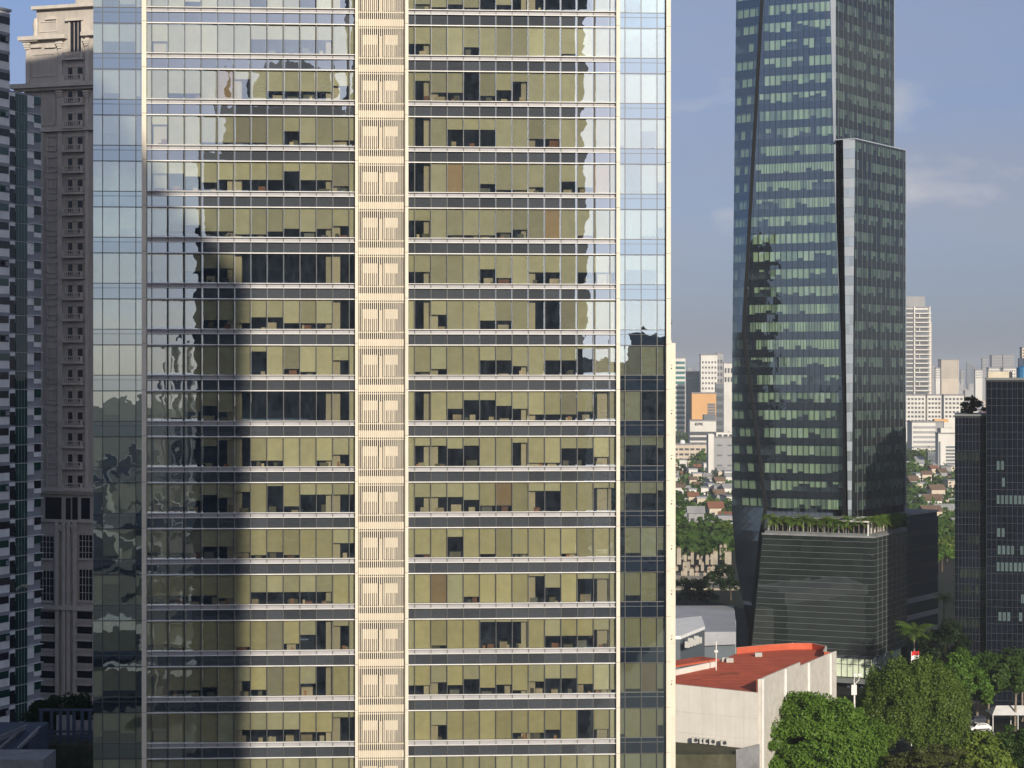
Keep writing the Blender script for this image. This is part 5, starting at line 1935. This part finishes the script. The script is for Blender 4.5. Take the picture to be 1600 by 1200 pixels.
wn_ = {'wall_white': 'white', 'wall_cream': 'cream', 'wall_grey': 'grey', 'wall_orange': 'ochre'}
rn_ = {'tile_rust': 'rust tiled', 'tile_brown': 'brown tiled', 'tin_grey': 'grey tin', 'roof_grey': 'flat dark', 'pale_roof': 'flat pale'}
rg = random.Random(31)
order = ['first', 'second', 'third', 'fourth', 'fifth', 'sixth', 'seventh', 'eighth']
for zone, u0, u1, rows in (('gap left of skyscraper', 1052, 1145, [(748, 8), (760, 8), (772, 8), (786, 7), (802, 7), (824, 5), (842, 4)]), ('gap right of skyscraper', 1420, 1494, [(744, 6), (754, 6), (766, 6), (780, 5), (796, 4), (812, 3), (834, 3)])):
    for ri, (v, n) in enumerate(rows):
        d = CAMZ * F / (v - CY)
        for k in range(n):
            u = u0 + (u1 - u0) * (k + 0.5) / n + rg.uniform(-3, 3)
            dj = d * rg.uniform(0.97, 1.04)
            wm = rg.choice(list(wn_)[:3] + ['wall_white', 'wall_cream'])
            gb = rg.random() < 0.42
            rm = rg.choice(['tile_rust', 'tile_brown', 'tile_brown', 'tin_grey', 'tin_grey']) if gb else rg.choice(['roof_grey', 'pale_roof'])
            w = (u1 - u0) / n / F * dj * rg.uniform(0.85, 1.25)
            house('%s house, %s roof, %s from left, %s row, %s' % (wn_[wm], rn_[rm], order[k], ['back', 'second', 'third', 'middle', 'fifth', 'sixth', 'front'][ri], zone),
                  u, dj, w, rg.uniform(7, 12), rg.choice([5, 6, 8, 9]) * (1 if ri > 1 else 1.15), wm, rm, rg.uniform(-12, 12), gb)

# trees between the houses
mt = []
for i in range(5):
    p, nr, c = crown_pts(60 + i, 22, 1100, 4.2, 4.2, 4.0, 6.8, 1.5)
    mt.append((leaf_mesh('crown', ['leaf_mid', 'leaf_bright', 'leaf_dark', 'leaf_mid', 'leaf_weep'][i], p, nr, 0.62, 60 + i), c))
tq = MB()
tq.tube([(0, 0, -0.2), (0, 0, 3), (0.2, 0, 6)], [0.4, 0.3, 0.2], 6)
to = tq.build('trunk', 'bark')
trunk_me = to.data
bpy.data.objects.remove(to)
mt_list = []
for zone, lst in (('left of the skyscraper', [(1062, 712, 1300, 1.2), (1072, 716, 1250, 1.3), (1085, 720, 1230, 1.6), (1097, 722, 1240, 1.5), (1108, 735, 1150, 1.2), (1120, 740, 1120, 1.3), (1132, 745, 1100, 1.0),
                                               (1100, 800, 930, 1.1), (1113, 798, 930, 1.2), (1060, 800, 860, 1.8), (1066, 818, 820, 1.9), (1062, 842, 790, 2.0), (1072, 850, 770, 1.6), (1084, 830, 800, 1.0), (1108, 842, 780, 1.7), (1134, 846, 770, 1.5), (1120, 850, 765, 1.2),
                                               (1066, 925, 640, 1.3), (1082, 930, 632, 1.4), (1098, 928, 636, 1.3), (1114, 924, 640, 1.6), (1130, 915, 650, 1.8), (1142, 930, 630, 1.5), (1074, 940, 615, 1.2), (1092, 944, 610, 1.2), (1108, 944, 612, 1.2)]),
                  ('right of the skyscraper', [(1424, 728, 1080, 1.6), (1432, 722, 1060, 1.5), (1442, 724, 1040, 1.6), (1430, 742, 980, 1.8), (1424, 752, 950, 1.6), (1446, 742, 960, 1.3), (1460, 745, 960, 1.2), (1475, 748, 950, 1.0),
                                                (1441, 782, 860, 1.0), (1436, 785, 850, 1.0), (1474, 812, 760, 1.2), (1482, 826, 730, 1.3), (1474, 836, 720, 1.4), (1484, 846, 700, 1.3), (1470, 852, 690, 1.3), (1480, 870, 660, 1.4), (1472, 885, 640, 1.4)])):
    for k, (u, v, d, s) in enumerate(lst):
        dg_ = CAMZ * F / (v + 8 - CY)
        cl = [e for e in lst if (e[1] > 900) == (v > 900) and (e[1] < 790) == (v < 790)]
        pos = sorted(cl).index((u, v, d, s)) + 1
        where = 'above the houses' if v < 790 else ('below the pillars' if v > 900 else 'beside the pillars' if 'left' in zone else 'beside the annex')
        suf = 'th' if 10 <= pos <= 20 else {1: 'st', 2: 'nd', 3: 'rd'}.get(pos % 10, 'th')
        t = thing('garden_tree', '%s tree %s, %d%s from left in the gap %s' % ('dark' if v > 900 else 'green', where, pos, suf, zone), 'tree', gz(u, dg_), rg.uniform(0, 6), 'trees in the gap ' + zone)
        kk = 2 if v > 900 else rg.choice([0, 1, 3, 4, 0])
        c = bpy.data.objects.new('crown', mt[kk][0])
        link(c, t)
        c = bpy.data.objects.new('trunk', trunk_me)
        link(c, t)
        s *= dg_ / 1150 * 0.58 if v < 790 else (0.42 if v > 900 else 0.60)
        t.scale = (s * 1.1, s * 1.1, s)

# ------------------------------------------------------------------ unfinished concrete pillars
solid('raw_concrete', (0.36, 0.32, 0.26), 0.95, 0.2, 0.3, 0.1, bump=0.4, stain_or_fold=0.35, streak=True)
site = thing('pillar_foundation', 'bare concrete slab of the unfinished building carrying rows of pillars', 'foundation', (gx(1040, 655), 655, 0))
box('slab', 0, 24, 0, 52, 0, 0.6, 'raw_concrete', site)
rg = random.Random(12)
n = 0
for ri, v in enumerate((866, 874, 884, 894)):
    d = CAMZ * F / (v + 8 - CY)
    for k in range(9):
        u = 1060 + k * 9.6 + rg.uniform(-4, 4) + (ri % 2) * 4
        if u > 1143:
            continue
        o = thing('concrete_pillar', 'bare concrete pillar, %s from left in %s row of the unfinished building' % ((order + ['ninth'])[k], ['the back', 'the second', 'the third', 'the front'][ri]), 'pillar', gz(u, d), 0, 'bare pillars of the unfinished building')
        h = rg.uniform(1.6, 6.0) if ri < 2 else rg.uniform(0.8, 3.6)
        w = rg.uniform(0.5, 0.8)
        box('shaft', -w, w, -w * .6, w * .6, 0, h, 'raw_concrete', o)
        box('rebar_stub', -w * .5, w * .5, -.2, .2, h, h + 0.5, 'tile_brown', o)
# sheds in front of the skyscraper foot
t = thing('grey_shed', 'large pale grey metal roof at the foot of the skyscraper', 'shed', (0, 0, 0))
q = MB()
zz_ = zat(988, 400)
q.prism([(gx(1040, 400), 400), (gx(1150, 405), 405), (gx(1148, 440), 440), (gx(1050, 440), 440)], zz_ - 3, [zz_, zz_ - 0.5, zz_ - 0.2, zz_ + 0.6])
q.build('roof', 'pale_roof', t)
q = MB()
q.prism([(gx(1041, 401), 401), (gx(1149, 406), 406), (gx(1147, 439), 439), (gx(1051, 439), 439)], 0, zz_ - 3)
q.build('wall', 'wall_slate', t)
t = thing('grey_shed', 'dim parapet-walled roof behind the pale grey metal roof', 'shed', (0, 0, 0))
q = MB()
zz_ = zat(966, 450)
q.prism([(gx(1040, 445), 445), (gx(1150, 445), 445), (gx(1146, 475), 475), (gx(1050, 475), 475)], 0, zz_)
q.build('wall', 'wall_grey', t)
for k in range(3):
    box('roof_vent', gx(1070 + k * 25, 455), gx(1070 + k * 25, 455) + 2.4, 455, 457, zz_, zz_ + 1.2, 'tin_grey', t)
t = thing('white_annex', 'small white flat-roofed annex with roof machinery left of the red roof', 'building', (0, 0, 0))
zz_ = zat(992, 368)
q = MB()
q.prism([(gx(1030, 362), 362), (gx(1063, 362), 362), (gx(1101, 376), 376), (gx(1096, 392), 392), (gx(1030, 385), 385)], 0, zz_)
q.build('wall', 'wall_slate', t)
q = MB()
q.prism([(gx(1030, 361.8), 361.8), (gx(1063.5, 361.8), 361.8), (gx(1101.5, 376), 376), (gx(1096, 392.2), 392.2), (gx(1030, 385), 385)], zz_, zz_ + 0.6)
q.build('roof', 'flag_white', t)
for k in range(5):
    box('roof_machine', gx(1070 + k * 6, 360), gx(1070 + k * 6, 360) + 0.9, 360 + k * 1.5, 360.8 + k * 1.5, ZH + .5, ZH + 1.6 + 0.4 * (k % 2), 'ac_white', t)

# ------------------------------------------------------------------ ruin and ramp in the shade, bottom left
solid('ramp_conc', (0.36, 0.35, 0.35), 0.9, 0.15, 0.5, 0.2, stain_or_fold=0.3)
rp_ = thing('concrete_ramp', 'grey concrete roof ramp sloping up at the bottom left corner', 'ramp', (0, 0, 0))
q = MB()
dR = 262
pts = [P(-20, 1150, dR), P(40, 1130, dR + 14), P(75, 1120, dR + 20), P(75, 1190, dR), P(40, 1230, dR - 6), P(-20, 1230, dR - 6)]
q.face([P(-20, 1195, dR - 4), P(38, 1140, dR + 10), P(46, 1144, dR + 10), P(10, 1205, dR - 8), P(-20, 1225, dR - 10)])
q.build('deck', 'slab_dark', rp_)
for (ua, va), (ub, vb) in (((-20, 1182), (38, 1134)), ((8, 1185), (60, 1135)), ((-20, 1158), (40, 1132))):
    p0, p1 = P(ua, va, dR - 2), P(ub, vb, dR + 10)
    q = MB()
    q.face([p0, p1, p1 + Vector((0, 0, -0.7)), p0 + Vector((0, 0, -0.7))])
    q.face([p0, p0 + Vector((0.3, 0.5, 0)), p1 + Vector((0.3, 0.5, 0)), p1])
    q.build('parapet', 'ramp_conc', rp_)
box('lower_roof', gx(-20, 258), gx(76, 258), 255, 262, 0, zat(1180, 258), 'ramp_conc', rp_)
box('base', gx(-20, 276), gx(60, 276), 270, 282, 0, zat(1140, 276), 'slab_dark', rp_)
ru = thing('open_concrete_frame', 'dark open concrete frame of posts and beams beside the office tower foot', 'frame', (0, 0, 0))
for u in (64, 80, 94, 106, 115, 128, 140):
    box('post', gx(u, 290) - .2, gx(u, 290) + .2, 290, 290.4, zat(1200, 290), zat(1108, 290), 'slab_dark', ru)
for v in (1108, 1142, 1150):
    box('beam', gx(60, 290), gx(150, 290), 289.9, 290.5, zat(v + 3, 290), zat(v, 290), 'slab_dark', ru)
box('floor', gx(55, 290), gx(150, 290), 288, 300, 0, zat(1160, 290), 'moss_roof', ru)
box('broken_wall', gx(88, 296), gx(112, 296), 296, 296.4, zat(1150, 296), zat(1118, 296), 'ramp_conc', ru)
box('broken_wall', gx(116, 297), gx(146, 297), 297, 297.4, zat(1150, 296), zat(1128, 296), 'ramp_conc', ru)

# ------------------------------------------------------------------ shrub on the black block's step
p, nr, c = crown_pts(91, 18, 1500, 2.6, 1.6, 1.6, 1.2, 0.8)
t = thing('roof_shrub', 'dark shrub growing on the lower step of the black glass block', 'shrub', (gx(1520, 434), 434, zl + 0.4))
link(bpy.data.objects.new('crown', leaf_mesh('crown', 'leaf_dark', p, nr, 0.35, 91)), t)
tq = MB()
tq.tube([(0, 0, 0), (0, 0, 1.2)], 0.1, 5)
tq.build('trunk', 'bark', t)

# ------------------------------------------------------------------ the air
m, t_ = new_mat('haze_air')
pv = t_.nodes.new('ShaderNodeVolumePrincipled')
pv.inputs['Color'].default_value = (0.80, 0.86, 0.95, 1)
pv.inputs['Density'].default_value = 0.00011
pv.inputs['Anisotropy'].default_value = 0.0
ou = t_.nodes.new('ShaderNodeOutputMaterial')
t_.links.new(pv.outputs[0], ou.inputs['Volume'])
q = MB()
q.box(-3500, 5500, -1700, 13000, -1, 182)
hz_o = q.build('haze', 'haze_air')
tag(hz_o, 'pale blue-grey haze thickening towards the horizon', 'haze', kind='stuff')
